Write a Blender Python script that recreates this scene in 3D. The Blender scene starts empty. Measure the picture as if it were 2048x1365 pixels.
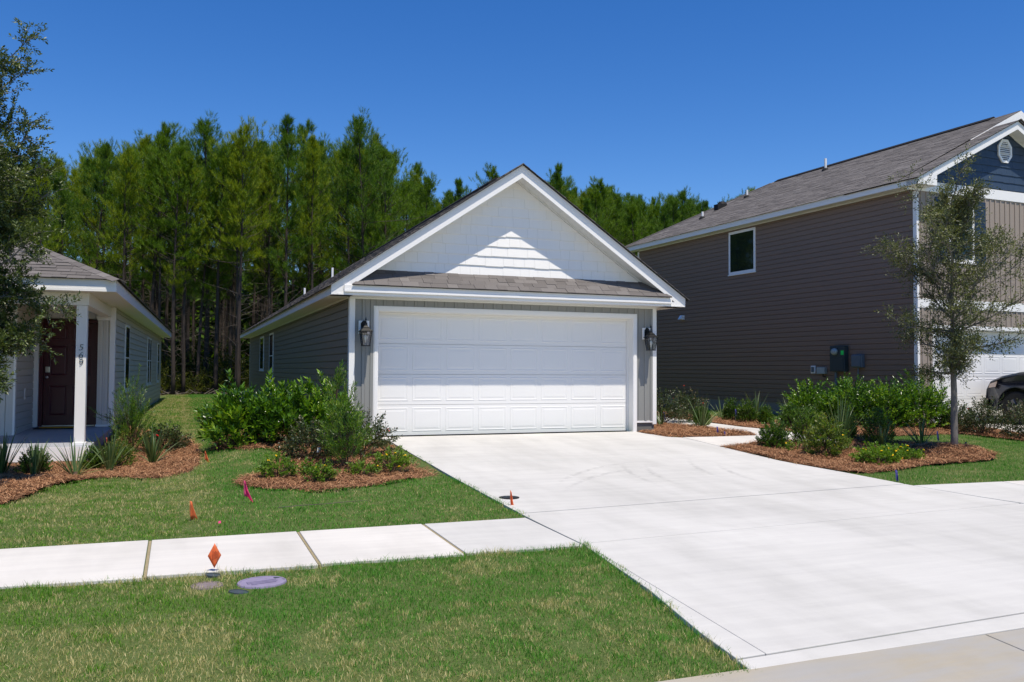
import bpy, math, random
import numpy as np
from mathutils import Vector, Matrix

R = random.Random(7)
scene = bpy.context.scene
COL = scene.collection

# ------------------------------------------------------------------ camera
cd = bpy.data.cameras.new("camera"); cam = bpy.data.objects.new("camera", cd); COL.objects.link(cam)
fw = Vector((0.35702616, 0.93350805, 0.03309146)); rt = Vector((0.93393455, -0.35739633, 0.00584069))
up = Vector((-0.01727909, -0.02881998, 0.99943526))
M = Matrix((rt, up, -fw)).transposed().to_4x4(); M.translation = Vector((-3.16222, -14.69589, 1.15745))
cam.matrix_world = M
cd.sensor_width = 36; cd.lens = 1742.3 * 36 / 2048; cd.clip_start = .05; cd.clip_end = 2000
scene.camera = cam

# ------------------------------------------------------------------ sky, sun, exposure
SUN = Vector((0.2, -1.0, 2.55)).normalized()
w = bpy.data.worlds.new("World"); scene.world = w; w.use_nodes = True
nt = w.node_tree; bg = nt.nodes["Background"]
sky = nt.nodes.new("ShaderNodeTexSky"); sky.sky_type = 'NISHITA'; sky.sun_disc = False
sky.sun_elevation = math.asin(SUN.z); sky.sun_rotation = math.atan2(SUN.x, SUN.y)
sky.altitude = 600; sky.air_density = 1.0; sky.dust_density = 0.0; sky.ozone_density = 4.0
hs = nt.nodes.new("ShaderNodeHueSaturation"); hs.inputs['Saturation'].default_value = 1.32; hs.inputs['Value'].default_value = .97; hs.inputs['Hue'].default_value = .511
nt.links.new(sky.outputs[0], hs.inputs['Color']); nt.links.new(hs.outputs[0], bg.inputs[0]); bg.inputs[1].default_value = 0.136
sl = bpy.data.lights.new("sun", 'SUN'); sl.energy = 4.9; sl.angle = math.radians(.53); sl.color = (1, .925, .80)
so = bpy.data.objects.new("sun", sl); COL.objects.link(so)
so.rotation_euler = SUN.to_track_quat('Z', 'Y').to_euler(); so.location = (0, -10, 30)
scene.view_settings.view_transform = 'Standard'; scene.view_settings.look = 'None'
scene.view_settings.exposure = 0.12; scene.view_settings.gamma = 1; scene.view_settings.use_curve_mapping = False
scene.cycles.max_bounces = 6; scene.cycles.diffuse_bounces = 4; scene.cycles.glossy_bounces = 3
scene.cycles.transmission_bounces = 4; scene.cycles.transparent_max_bounces = 6

# ------------------------------------------------------------------ materials
class NT:
    def __init__(s, name):
        s.m = bpy.data.materials.new(name); s.m.use_nodes = True
        s.t = s.m.node_tree; s.b = s.t.nodes["Principled BSDF"]; s.out = s.t.nodes["Material Output"]
    def n(s, typ, **kw):
        o = s.t.nodes.new(typ)
        for k, v in kw.items(): setattr(o, k, v)
        return o
    def l(s, a, b): s.t.links.new(a, b)
    def set(s, sock, v):
        if hasattr(v, 'links') or hasattr(v, 'is_output'): s.l(v, sock)
        else: sock.default_value = v
    def math(s, op, a, b=0., c=0.):
        o = s.n("ShaderNodeMath", operation=op)
        for i, v in enumerate((a, b, c)): s.set(o.inputs[i], v)
        return o.outputs[0]
    def mix(s, f, a, b, mode='MIX'):
        o = s.n("ShaderNodeMix", data_type='RGBA', blend_type=mode)
        s.set(o.inputs[0], f)
        for i, v in ((6, a), (7, b)): s.set(o.inputs[i], v if hasattr(v, 'is_output') else tuple(v) + (1,) if len(v) == 3 else v)
        return o.outputs[2]
    def noise(s, vec, scale, detail=3, rough=.55, dist=0.):
        o = s.n("ShaderNodeTexNoise"); s.l(vec, o.inputs['Vector'])
        o.inputs['Scale'].default_value = scale; o.inputs['Detail'].default_value = detail
        o.inputs['Roughness'].default_value = rough; o.inputs['Distortion'].default_value = dist
        return o.outputs['Fac']
    def ramp(s, f, stops):
        o = s.n("ShaderNodeValToRGB"); s.l(f, o.inputs[0]); e = o.color_ramp.elements
        while len(e) < len(stops): e.new(.5)
        for q, (p, c) in zip(e, stops):
            q.position = p; q.color = (c, c, c, 1) if isinstance(c, (int, float)) else tuple(c) + (1,)
        return o.outputs[0]
    def pos(s, scale=(1, 1, 1), rot=0.):
        g = s.n("ShaderNodeNewGeometry"); m = s.n("ShaderNodeMapping"); s.l(g.outputs['Position'], m.inputs[0])
        m.inputs['Scale'].default_value = scale; m.inputs['Rotation'].default_value = (0, 0, rot); return m.outputs[0]
    def bump(s, h, strength, dist=.01):
        o = s.n("ShaderNodeBump"); s.l(h, o.inputs['Height']); o.inputs['Strength'].default_value = strength
        o.inputs['Distance'].default_value = dist; s.l(o.outputs[0], s.b.inputs['Normal'])
    def fin(s, col=None, rough=.6, spec=.4, metal=0.):
        if col is not None: s.set(s.b.inputs['Base Color'], col if hasattr(col, 'is_output') else tuple(col) + (1,))
        s.set(s.b.inputs['Roughness'], rough); s.b.inputs['Specular IOR Level'].default_value = spec
        s.b.inputs['Metallic'].default_value = metal
        return s.m

def plain(name, col, rough=.5, spec=.4, var=.06, scale=3., metal=0., bump=0., bscale=80., stretch=(1, 1, 1)):
    """painted / vinyl / metal surface: base colour with faint dirt and waviness"""
    k = NT(name); p = k.pos(stretch)
    f = k.noise(p, scale, 4)
    c = k.mix(f, [x * (1 - var) for x in col], [min(1, x * (1 + var)) for x in col])
    r = k.math('MULTIPLY_ADD', k.noise(p, scale * 2.3), .16, rough - .08)
    if bump: k.bump(k.noise(k.pos(stretch), bscale, 2), bump, .004)
    return k.fin(c, r, spec, metal)

def leafmat(name, cols, trans=.3, rough=.45, spec=.45, tcol=None):
    """leaves: per-leaf random colour, light passing through"""
    k = NT(name); g = k.n("ShaderNodeNewGeometry")
    n = k.noise(k.pos(), 1.7, 2)
    f = k.math('ADD', k.math('MULTIPLY', g.outputs['Random Per Island'], .72), k.math('MULTIPLY_ADD', n, .9, -.31))
    c = k.ramp(f, [(i / (len(cols) - 1), q) for i, q in enumerate(cols)])
    k.fin(c, rough, spec)
    tr = k.n("ShaderNodeBsdfTranslucent"); 
    k.l(k.mix(1., c, tcol or (1.5, 1.6, .55), 'MULTIPLY'), tr.inputs[0])
    mx = k.n("ShaderNodeMixShader"); mx.inputs[0].default_value = trans
    k.l(k.b.outputs[0], mx.inputs[1]); k.l(tr.outputs[0], mx.inputs[2]); k.l(mx.outputs[0], k.out.inputs[0])
    return k.m

def islandmat(name, cols, rough=.8, spec=.25, grain=60., bump=.4, var=.25, blotch=.0):
    k = NT(name); g = k.n("ShaderNodeNewGeometry"); oi = k.n("ShaderNodeObjectInfo")
    f = k.math('FRACT', k.math('ADD', g.outputs['Random Per Island'], oi.outputs['Random']))
    c = k.ramp(f, [(i / (len(cols) - 1), q) for i, q in enumerate(cols)])
    n = k.noise(k.pos(), grain, 3, .7)
    c = k.mix(n, k.mix(1., c, (1 - var,) * 3, 'MULTIPLY'), k.mix(1., c, (1 + var,) * 3, 'MULTIPLY'))
    if bump: k.bump(n, bump, .006)
    return k.fin(c, rough, spec)

MT = {}
MT['white_vinyl'] = plain("white_vinyl", (.82, .80, .77), .42, .35, .025, 1.5)
MT['white_trim'] = plain("white_trim", (.85, .83, .80), .35, .4, .02, 2.)
MT['white_door'] = plain("white_door_steel", (.82, .80, .77), .38, .4, .02, 1.2, bump=.06, bscale=140, stretch=(.2, 1, 4))
MT['soffit'] = plain("soffit_vinyl", (.74, .74, .71), .5, .3, .03, 2.)
MT['grey_lap'] = plain("grey_lap_siding_shaded", (.185, .170, .135), .5, .3, .06, 1.4, bump=.12, bscale=40, stretch=(1, .12, 4))  # darker than the front boards; some side-wall shade is put into the colour
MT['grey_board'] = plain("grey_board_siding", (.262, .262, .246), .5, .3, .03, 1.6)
MT['white_shake'] = plain("white_shake", (.86, .835, .795), .5, .3, .03, 4., bump=.35, bscale=55, stretch=(2.5, 1, .12))
MT['pale_lap'] = plain("pale_lap_siding", (.56, .52, .46), .5, .3, .04, 1.5)
MT['pale_board'] = plain("pale_board_siding", (.60, .57, .52), .5, .3, .04, 1.5)
MT['taupe_lap'] = plain("taupe_lap_siding_shaded", (.215, .145, .105), .45, .35, .06, 1.2, bump=.12, bscale=40, stretch=(1, .12, 4))  # below the tan boards in tone: part of this wall's shade is painted in
MT['tan_board'] = plain("tan_board_siding", (.31, .255, .21), .5, .3, .04, 1.5)
MT['blue_shake'] = plain("blue_shake", (.035, .058, .098), .5, .35, .12, 4., bump=.35, bscale=55, stretch=(2.5, 1, .12))
MT['blue_shutter'] = plain("blue_shutter", (.014, .03, .06), .45, .4, .05)
MT['maroon'] = plain("maroon_paint", (.065, .006, .015), .35, .4, .08)
MT['block'] = plain("foundation_block", (.16, .155, .14), .85, .2, .25, 7., bump=.5, bscale=30)
MT['black_metal'] = plain("black_metal", (.008, .008, .009), .42, .25, .2)
MT['steel'] = plain("steel_hardware", (.55, .53, .5), .3, .5, .05, metal=1.)
MT['grey_box'] = plain("grey_enclosure", (.10, .13, .16), .45, .4, .05)
MT['dark_box'] = plain("dark_grey_enclosure", (.035, .05, .055), .5, .35, .08)
MT['light_box'] = plain("pale_grey_enclosure", (.32, .36, .36), .5, .35, .05)
MT['black_rubber'] = plain("black_rubber", (.015, .015, .015), .7, .3, .1)
MT['pvc'] = plain("white_pvc", (.8, .8, .78), .4, .4, .03)
MT['car_paint'] = plain("dark_blue_grey_paint", (.008, .011, .021), .2, .6, .05)
MT['chrome'] = plain("rim_alloy", (.13, .13, .135), .3, .5, .05, metal=1.)
MT['lavender'] = plain("lavender_plastic", (.235, .205, .30), .8, .15, .3, 14., bump=.3, bscale=60)
MT['dirty_lavender'] = plain("dirty_lavender_plastic", (.20, .165, .17), .9, .1, .45, 22., bump=.5, bscale=60)
MT['dark_plastic'] = plain("dark_plastic_lid", (.05, .065, .075), .6, .3, .2, 20.)
MT['green_sticker'] = plain("green_sticker", (.02, .75, .12), .5, .3, .02)
MT['paper'] = plain("white_sticker", (.75, .77, .78), .5, .3, .02)
MT['doormat'] = plain("yellow_doormat", (.55, .30, .03), .9, .1, .4, 18.)
MT['tailamber'] = plain("lamp_lens", (.55, .42, .34), .2, .5, .1)
MT['shingle'] = islandmat("asphalt_shingle", [(.115, .104, .098), (.158, .144, .136), (.135, .123, .117), (.185, .170, .161), (.125, .113, .107)], .92, .15, 130., .5, .22)
MT['ridge'] = plain("ridge_vent", (.02, .019, .018), .9, .15, .2)
MT['bark_pine'] = plain("pine_bark", (.060, .048, .041), .95, .1, .45, 9., bump=1., bscale=22, stretch=(1, 1, .25))
MT['bark_oak'] = plain("oak_bark", (.17, .155, .14), .95, .1, .4, 12., bump=1., bscale=45, stretch=(1, 1, .3))
MT['stem'] = plain("woody_stem", (.09, .065, .045), .9, .15, .3, 10.)
MT['twig'] = plain("dead_twig", (.13, .11, .09), .9, .1, .4, 10.)
MT['pine_a'] = leafmat("pine_needles", [(.022, .052, .006), (.060, .125, .008), (.115, .205, .012), (.21, .30, .018)], .3, .55, .25, (1.5, 1.5, .4))
MT['pine_b'] = leafmat("pine_needles_yellow", [(.036, .075, .007), (.11, .185, .010), (.21, .29, .014), (.33, .37, .018)], .32, .55, .25, (1.5, 1.3, .3))
MT['pine_c'] = leafmat("pine_needles_deep", [(.018, .050, .007), (.050, .112, .011), (.10, .18, .015), (.18, .26, .022)], .28, .55, .25, (1.3, 1.5, .5))
MT['oak'] = leafmat("oak_leaves", [(.022, .038, .010), (.050, .078, .016), (.095, .130, .030), (.19, .22, .085)], .22, .42, .5, (1.4, 1.5, .5))
MT['oak_light'] = leafmat("oak_leaves_light", [(.036, .046, .018), (.075, .090, .030), (.13, .145, .052), (.23, .23, .11)], .25, .45, .5, (1.4, 1.5, .5))
MT['glossy'] = leafmat("glossy_leaves", [(.012, .040, .005), (.040, .11, .008), (.12, .25, .014), (.34, .46, .035)], .22, .3, .55)
MT['feather'] = leafmat("narrow_leaves", [(.022, .070, .008), (.055, .135, .013), (.115, .21, .022), (.28, .36, .06)], .3, .38, .5)
MT['rose'] = leafmat("rose_leaves", [(.030, .026, .014), (.035, .062, .018), (.060, .085, .026), (.15, .085, .045)], .2, .4, .5)
MT['box'] = leafmat("boxwood_leaves", [(.012, .040, .005), (.034, .090, .008), (.085, .165, .012), (.20, .28, .02)], .2, .4, .5)
MT['light_green'] = leafmat("light_green_leaves", [(.040, .080, .012), (.080, .140, .018), (.16, .20, .035), (.25, .22, .08)], .35, .4, .45)
MT['lantana'] = leafmat("lantana_leaves", [(.05, .12, .010), (.11, .21, .018), (.20, .30, .03)], .33, .5, .35)
MT['strap'] = leafmat("strap_leaves", [(.034, .075, .026), (.068, .125, .040), (.13, .185, .065), (.24, .27, .11)], .25, .35, .5)
MT['under'] = leafmat("undergrowth_leaves", [(.020, .036, .005), (.045, .07, .008), (.11, .12, .015), (.16, .13, .02)], .35, .5, .3)
MT['yellow_petal'] = plain("yellow_petal", (.85, .50, .01), .6, .2, .15, 60.)
MT['red_petal'] = plain("red_petal", (.55, .02, .02), .6, .2, .2, 60.)
def flagmat(name, col):
    k = NT(name); k.fin(col, .45, .3); tr = k.n("ShaderNodeBsdfTranslucent"); tr.inputs[0].default_value = tuple(col) + (1,)
    mx = k.n("ShaderNodeMixShader"); mx.inputs[0].default_value = .5
    k.l(k.b.outputs[0], mx.inputs[1]); k.l(tr.outputs[0], mx.inputs[2]); k.l(mx.outputs[0], k.out.inputs[0]); return k.m
MT['orange'] = flagmat("orange_flag", (1., .30, .11)); MT['pink'] = flagmat("pink_flag", (1., .10, .36))
MT['yellow'] = flagmat("yellow_flag", (.72, .80, .05)); MT['violet'] = flagmat("violet_flag", (.14, .09, .58))
MT['flag_ink'] = plain("flag_print", (.25, .05, .02), .6)
# glass
k = NT("window_glass"); k.fin((.008, .016, .014), .03, .6); MT['glass'] = k.m
k = NT("lantern_glass"); k.fin((.9, .92, .92), .04, .5)
tp = k.n("ShaderNodeBsdfTransparent"); mx = k.n("ShaderNodeMixShader"); fr = k.n("ShaderNodeFresnel"); fr.inputs[0].default_value = 1.5
gl = k.n("ShaderNodeBsdfGlossy"); gl.inputs['Roughness'].default_value = .05
k.l(k.math('MULTIPLY', fr.outputs[0], .8), mx.inputs[0]); k.l(tp.outputs[0], mx.inputs[1]); k.l(gl.outputs[0], mx.inputs[2]); k.l(mx.outputs[0], k.out.inputs[0])
MT['lantern_glass'] = k.m
MT['bulb'] = plain("bulb_glass", (.8, .8, .78), .15, .6, .02)
# concrete
def concrete(name, base, marks=False, stain=None):
    k = NT(name); p = k.pos(); pb = k.pos((.25, 2.6, 1), .06)
    big = k.noise(p, .55, 5, .6, .4); brush = k.noise(pb, 3.2, 5, .7); fine = k.noise(p, 90, 3, .7)
    mid = k.noise(k.pos((1, .3, 1), .5), 1.8, 4, .6)
    c = k.mix(k.ramp(big, [(.3, 0.), (.72, 1.)]), [x * .90 for x in base], [min(1, x * 1.05) for x in base])
    c = k.mix(k.ramp(brush, [(.38, .0), (.62, 1.)]), k.mix(1., c, (.93, .93, .935), 'MULTIPLY'), c)
    c = k.mix(k.ramp(mid, [(.45, 0.), (.72, .6)]), c, k.mix(1., c, (.80, .80, .79), 'MULTIPLY'))
    c = k.mix(fine, k.mix(1., c, (.95, .95, .95), 'MULTIPLY'), k.mix(1., c, (1.04, 1.04, 1.04), 'MULTIPLY'))
    if marks:
        g = k.n("ShaderNodeNewGeometry")
        tot = None
        for cx, cy, r, a0, a1 in ((5.9, -5.2, 3.5, 150, 185), (6.0, -5.3, 3.32, 150, 182), (6.9, -5.2, 3.4, 145, 180), (7.05, -5.35, 3.22, 150, 183), (4.2, -6.9, 3.6, 105, 150), (4.0, -7.3, 3.5, 100, 150)):
            sub = k.n("ShaderNodeVectorMath", operation='SUBTRACT'); k.l(g.outputs['Position'], sub.inputs[0]); sub.inputs[1].default_value = (cx, cy, 0)
            sp = k.n("ShaderNodeSeparateXYZ"); k.l(sub.outputs[0], sp.inputs[0])
            rr = k.math('SQRT', k.math('ADD', k.math('POWER', sp.outputs[0], 2.), k.math('POWER', sp.outputs[1], 2.)))
            band = k.math('SUBTRACT', 1., k.math('MULTIPLY', k.math('ABSOLUTE', k.math('SUBTRACT', rr, r)), 16.))
            an = k.math('ARCTAN2', sp.outputs[1], sp.outputs[0])
            an = k.math('SUBTRACT', 1., k.math('MULTIPLY', k.math('ABSOLUTE', k.math('SUBTRACT', an, math.radians((a0 + a1) / 2))), 114.6 / (a1 - a0)))
            v = k.math('MULTIPLY', k.math('MAXIMUM', band, 0.), k.math('MAXIMUM', k.math('MULTIPLY', an, 1.5), 0.))
            v = k.math('MINIMUM', v, 1.)
            tot = v if tot is None else k.math('MAXIMUM', tot, v)
        tot = k.math('MULTIPLY', tot, k.ramp(k.noise(k.pos((2, 2, 1)), 6, 3), [(.38, 0.), (.6, .42)]))
        c = k.mix(tot, c, (.26, .25, .24))
    if stain:
        c = k.mix(k.ramp(k.noise(k.pos((.35, 1.2, 1)), 1.3, 5, .65, .8), [(.36, 0.), (.66, 1.)]), c, stain)
    k.bump(k.mix(.5, fine, brush), .25, .004)
    return k.fin(c, .85, .25)
MT['concrete'] = concrete("broomed_concrete", (.565, .55, .515), marks=True)
MT['concrete_walk'] = concrete("sidewalk_concrete", (.635, .605, .555))
MT['concrete_grey'] = concrete("porch_concrete", (.36, .37, .40))
MT['street'] = concrete("street_concrete", (.40, .345, .25), stain=(.33, .33, .33))
MT['joint'] = plain("joint_filler", (.30, .25, .15), .9, .1, .3, 30.)
# ground
k = NT("ground_soil"); g = k.n("ShaderNodeSeparateXYZ"); k.l(k.pos(), g.inputs[0])
n1 = k.noise(k.pos(), 5, 5, .7); n2 = k.noise(k.pos(), 40, 3, .7)
lawn = k.mix(n2, (.04, .080, .018), (.15, .18, .06)); soil = k.mix(n1, (.045, .028, .016), (.15, .105, .065))
f = k.ramp(k.math('MULTIPLY_ADD', k.math('ADD', g.outputs[1], k.math('MULTIPLY', n1, 2.)), .5, -12.9), [(0., 0.), (1., 1.)])
c = k.mix(f, lawn, soil); k.bump(n2, .8, .03); MT['ground'] = k.fin(c, .95, .1)
k = NT("pine_straw_bed"); n1 = k.noise(k.pos(), 70, 4, .75, 1.); n2 = k.noise(k.pos(), 3, 4)
c = k.mix(n1, (.07, .030, .016), (.30, .15, .085)); c = k.mix(n2, c, k.mix(1., c, (.75, .75, .75), 'MULTIPLY'))
k.bump(n1, 1., .02); MT['straw_bed'] = k.fin(c, .95, .1)
MT['straw'] = islandmat("pine_straw", [(.11, .044, .020), (.24, .105, .048), (.37, .18, .085), (.54, .31, .165), (.31, .145, .068)], .8, .25, 20., 0, .1)
# grass: sod strips, green against straw-coloured, by place
def grassmat():
    k = NT("grass_blades"); g = k.n("ShaderNodeNewGeometry"); sp = k.n("ShaderNodeSeparateXYZ"); k.l(g.outputs['Position'], sp.inputs[0])
    n1 = k.noise(k.pos((1, 1.6, 0)), 1.1, 5, .66, .6); n2 = k.noise(k.pos((1.4, 1, 0)), 6.5, 4, .62); n3 = k.noise(k.pos((.5, 1, 0)), .35, 2)
    # left of the sod seam and by the street the turf is thinner and drier
    left = k.ramp(k.math('MULTIPLY_ADD', sp.outputs[0], -1.6, -4.75 + .5), [(0., 0.), (.35, 1.)])
    near = k.ramp(k.math('MULTIPLY_ADD', sp.outputs[1], -.9, -8.2), [(0., 0.), (1., 1.)])
    n1 = k.ramp(n1, [(.34, 0.), (.66, 1.)])
    d = k.math('ADD', k.math('MULTIPLY', n1, .42), k.math('MULTIPLY_ADD', n2, .9, .0))
    d = k.math('ADD', d, k.math('MULTIPLY', left, .15)); d = k.math('ADD', d, k.math('MULTIPLY', near, .10))
    d = k.math('ADD', d, k.math('MULTIPLY_ADD', n3, .36, -.18))
    n4 = k.noise(k.pos((.9, 2.2, 0), .15), 2.6, 3, .6, 1.2); d = k.math('ADD', d, k.math('MULTIPLY_ADD', k.ramp(n4, [(.5, 0.), (.68, 1.)]), .13, -.02))
    seam = k.math('SUBTRACT', 1., k.math('MULTIPLY', k.math('ABSOLUTE', k.math('ADD', sp.outputs[0], k.math('MULTIPLY_ADD', n2, .16, 2.93))), 11.))
    d = k.math('ADD', d, k.math('MULTIPLY', k.math('MAXIMUM', seam, 0.), .14))
    dry = k.ramp(d, [(.66, .01), (.77, .38), (.90, .97)])
    rnd = g.outputs['Random Per Island']
    green = k.ramp(rnd, [(0., (.045, .165, .014)), (.5, (.082, .265, .022)), (.9, (.135, .35, .034)), (1., (.22, .38, .06))])
    green = k.mix(left, green, k.mix(1., green, (1.35, 1.02, .8), 'MULTIPLY'))
    straw = k.ramp(rnd, [(0., (.24, .25, .075)), (.35, (.42, .36, .14)), (.7, (.58, .48, .22)), (1., (.75, .62, .34))])
    pick = k.math('LESS_THAN', k.math('FRACT', k.math('MULTIPLY', rnd, 37.3)), k.math('ADD', dry, .025))
    c = k.mix(pick, green, straw)
    k.fin(c, .5, .3)
    tr = k.n("ShaderNodeBsdfTranslucent"); k.l(k.mix(1., c, (1.05, 1.4, .5), 'MULTIPLY'), tr.inputs[0])
    mx = k.n("ShaderNodeMixShader"); mx.inputs[0].default_value = .35
    k.l(k.b.outputs[0], mx.inputs[1]); k.l(tr.outputs[0], mx.inputs[2]); k.l(mx.outputs[0], k.out.inputs[0])
    return k.m
MT['grass'] = grassmat()

# ------------------------------------------------------------------ mesh helpers
def link(name, mesh, mat=None, parent=None, **props):
    o = bpy.data.objects.new(name, mesh); COL.objects.link(o)
    if mat is not None and not mesh.materials: mesh.materials.append(MT[mat])
    if parent is not None: o.parent = parent
    for q, v in props.items(): o[q] = v
    return o
def thing(name, loc, label, cat, group=None, rz=0.):
    o = bpy.data.objects.new(name, None); COL.objects.link(o); o.location = loc; o.rotation_euler = (0, 0, rz); o.empty_display_size = .2
    o['label'] = label; o['category'] = cat
    if group: o['group'] = group
    return o
def copy_thing(o, label=None, loc=None, rz=None, scale=None, group=None):
    c = o.copy(); COL.objects.link(c)
    if loc is not None: c.location = loc
    if rz is not None: c.rotation_euler = (0, 0, rz)
    if scale is not None: c.scale = scale if hasattr(scale, '__len__') else (scale,) * 3
    if label: c['label'] = label
    if group: c['group'] = group
    for ch in o.children:
        d = ch.copy(); COL.objects.link(d); d.parent = c
        for gc in ch.children:
            e = gc.copy(); COL.objects.link(e); e.parent = d
    return c

class MB:
    def __init__(s, sc=1.): s.v = []; s.f = []; s.sc = sc
    def add(s, vs, fs):
        b = len(s.v); s.v += [tuple(q) for q in vs]; s.f += [tuple(b + i for i in f) for f in fs]; return s
    def box(s, x0, x1, y0, y1, z0, z1):
        v = [(x, y, z) for z in (z0, z1) for y in (y0, y1) for x in (x0, x1)]
        return s.add(v, [(0, 2, 3, 1), (4, 5, 7, 6), (0, 1, 5, 4), (2, 6, 7, 3), (0, 4, 6, 2), (1, 3, 7, 5)])
    def prism(s, pts, vec):
        n = len(pts); vec = Vector(vec); a = [Vector(q) for q in pts]
        return s.add(a + [q + vec for q in a], [tuple(range(n))[::-1], tuple(range(n, 2 * n))] + [(i, (i + 1) % n, n + (i + 1) % n, n + i) for i in range(n)])
    def hexa(s, a, b):
        """solid between quad a and quad b"""
        return s.add(list(a) + list(b), [(3, 2, 1, 0), (4, 5, 6, 7)] + [(i, (i + 1) % 4, 4 + (i + 1) % 4, 4 + i) for i in range(4)])
    def tube(s, pts, rads, n=6, cap=True):
        pts = [Vector(q) for q in pts]; rings = []
        ref = Vector((.31, .87, .23)).normalized()
        b0 = len(s.v)
        for i, q in enumerate(pts):
            d = (pts[min(i + 1, len(pts) - 1)] - pts[max(i - 1, 0)]).normalized()
            a = d.cross(ref).normalized(); b = d.cross(a)
            r = rads[i] if hasattr(rads, '__len__') else rads
            for j in range(n):
                t = 2 * math.pi * j / n; s.v.append(tuple(q + (a * math.cos(t) + b * math.sin(t)) * r))
        for i in range(len(pts) - 1):
            for j in range(n):
                k2 = (j + 1) % n; s.f.append((b0 + i * n + j, b0 + i * n + k2, b0 + (i + 1) * n + k2, b0 + (i + 1) * n + j))
        if cap:
            s.f.append(tuple(b0 + j for j in range(n))[::-1]); s.f.append(tuple(b0 + (len(pts) - 1) * n + j for j in range(n)))
        return s
    def lathe(s, prof, c=(0, 0, 0), n=16, axis='z'):
        b0 = len(s.v)
        for r, z in prof:
            for j in range(n):
                t = 2 * math.pi * (j + .5) / n; x, y = r * math.cos(t), r * math.sin(t)
                p = (x, y, z) if axis == 'z' else (z, x, y) if axis == 'x' else (x, z, y)
                s.v.append((p[0] + c[0], p[1] + c[1], p[2] + c[2]))
        for i in range(len(prof) - 1):
            for j in range(n):
                k2 = (j + 1) % n; s.f.append((b0 + i * n + j, b0 + i * n + k2, b0 + (i + 1) * n + k2, b0 + (i + 1) * n + j))
        s.f.append(tuple(b0 + j for j in range(n))[::-1]); s.f.append(tuple(b0 + (len(prof) - 1) * n + j for j in range(n)))
        return s
    def mesh(s, name='m', smooth=False):
        m = bpy.data.meshes.new(name); v = s.v if s.sc == 1 else [(a * s.sc, b * s.sc, c * s.sc) for a, b, c in s.v]
        m.from_pydata(v, [], s.f)
        import bmesh
        bm = bmesh.new(); bm.from_mesh(m); bmesh.ops.recalc_face_normals(bm, faces=bm.faces); bm.to_mesh(m); bm.free()
        if smooth: m.polygons.foreach_set('use_smooth', [True] * len(m.polygons))
        return m
    def build(s, name, mat, parent=None, smooth=False, bevel=0., **props):
        o = link(name, s.mesh(name, smooth), mat, parent, **props)
        if bevel:
            b = o.modifiers.new('bevel', 'BEVEL'); b.width = bevel; b.segments = 2; b.limit_method = 'ANGLE'
        return o

def fast_mesh(name, V, F, mat=None, smooth=False):
    """V (n,3) array, F (m,k) array of equal-sized faces"""
    V = np.asarray(V, np.float32); F = np.asarray(F, np.int32); m = bpy.data.meshes.new(name)
    m.vertices.add(len(V)); m.vertices.foreach_set('co', V.ravel())
    k = F.shape[1]; m.loops.add(F.size); m.loops.foreach_set('vertex_index', F.ravel())
    m.polygons.add(len(F)); m.polygons.foreach_set('loop_start', np.arange(0, F.size, k, dtype=np.int32))
    m.polygons.foreach_set('loop_total', np.full(len(F), k, np.int32))
    if smooth: m.polygons.foreach_set('use_smooth', np.ones(len(F), bool))
    m.update(calc_edges=True)
    if mat: m.materials.append(MT[mat])
    return m

def clip(poly, n, k):
    """keep the part of the polygon where n.p <= k"""
    out = []
    for i, a in enumerate(poly):
        b = poly[(i + 1) % len(poly)]; da = sum(x * y for x, y in zip(n, a)) - k; db = sum(x * y for x, y in zip(n, b)) - k
        if da <= 0: out.append(a)
        if (da < 0 < db) or (db < 0 < da):
            t = da / (da - db); out.append(tuple(x + (y - x) * t for x, y in zip(a, b)))
    return out

def nrm(a): return a / np.maximum(np.linalg.norm(a, axis=-1, keepdims=True), 1e-9)
def leaves(P, D, rng, L, W, fold=.18, tri=False, jit=.25, droop=0.):
    """arrays of leaf blades: base P, direction D; each leaf is its own island"""
    n = len(P); D = nrm(D + rng.normal(0, jit * .5, D.shape)); D[:, 2] -= droop; D = nrm(D)
    ref = nrm(np.array([0, 0, 1.]) + rng.normal(0, .55, (n, 3)))
    S = nrm(np.cross(D, ref)); N = np.cross(S, D)
    l = (L * (1 + rng.uniform(-.3, .3, n)))[:, None]; wd = (W * (1 + rng.uniform(-.25, .25, n)))[:, None]
    if tri:
        V = np.stack([P - S * wd * .5, P + S * wd * .5, P + D * l], 1).reshape(-1, 3)
        return V, np.arange(3 * n).reshape(-1, 3)
    V = np.stack([P, P + D * l * .45 + S * wd * .5 + N * wd * fold, P + D * l, P + D * l * .45 - S * wd * .5 + N * wd * fold], 1).reshape(-1, 3)
    i = np.arange(n)[:, None] * 4
    return V, np.concatenate([i + [0, 1, 2], i + [0, 2, 3]], 1).reshape(-1, 3)
def shoot_leaves(P, D, rng, m, length, L, W, alpha=.8, **kw):
    """m leaves spiralling up each shoot (start P, direction D)"""
    n = len(P); D = nrm(D); ref = nrm(rng.normal(0, 1, (n, 3))); A = nrm(np.cross(D, ref)); B = np.cross(D, A)
    j = np.arange(m); th = j * 2.4; t = (j + .5) / m
    base = P[:, None] + D[:, None] * (t[None, :, None] * length)
    rad = A[:, None] * np.cos(th)[None, :, None] + B[:, None] * np.sin(th)[None, :, None]
    al = alpha * (1.15 - .55 * t)[None, :, None]
    LD = D[:, None] * np.cos(al) + rad * np.sin(al)
    return leaves(base.reshape(-1, 3), LD.reshape(-1, 3), rng, L, W, **kw)
def merge(parts):
    V = []; F = []; b = 0
    for v, f in parts: V.append(v); F.append(f + b); b += len(v)
    return np.concatenate(V), np.concatenate(F)

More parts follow.
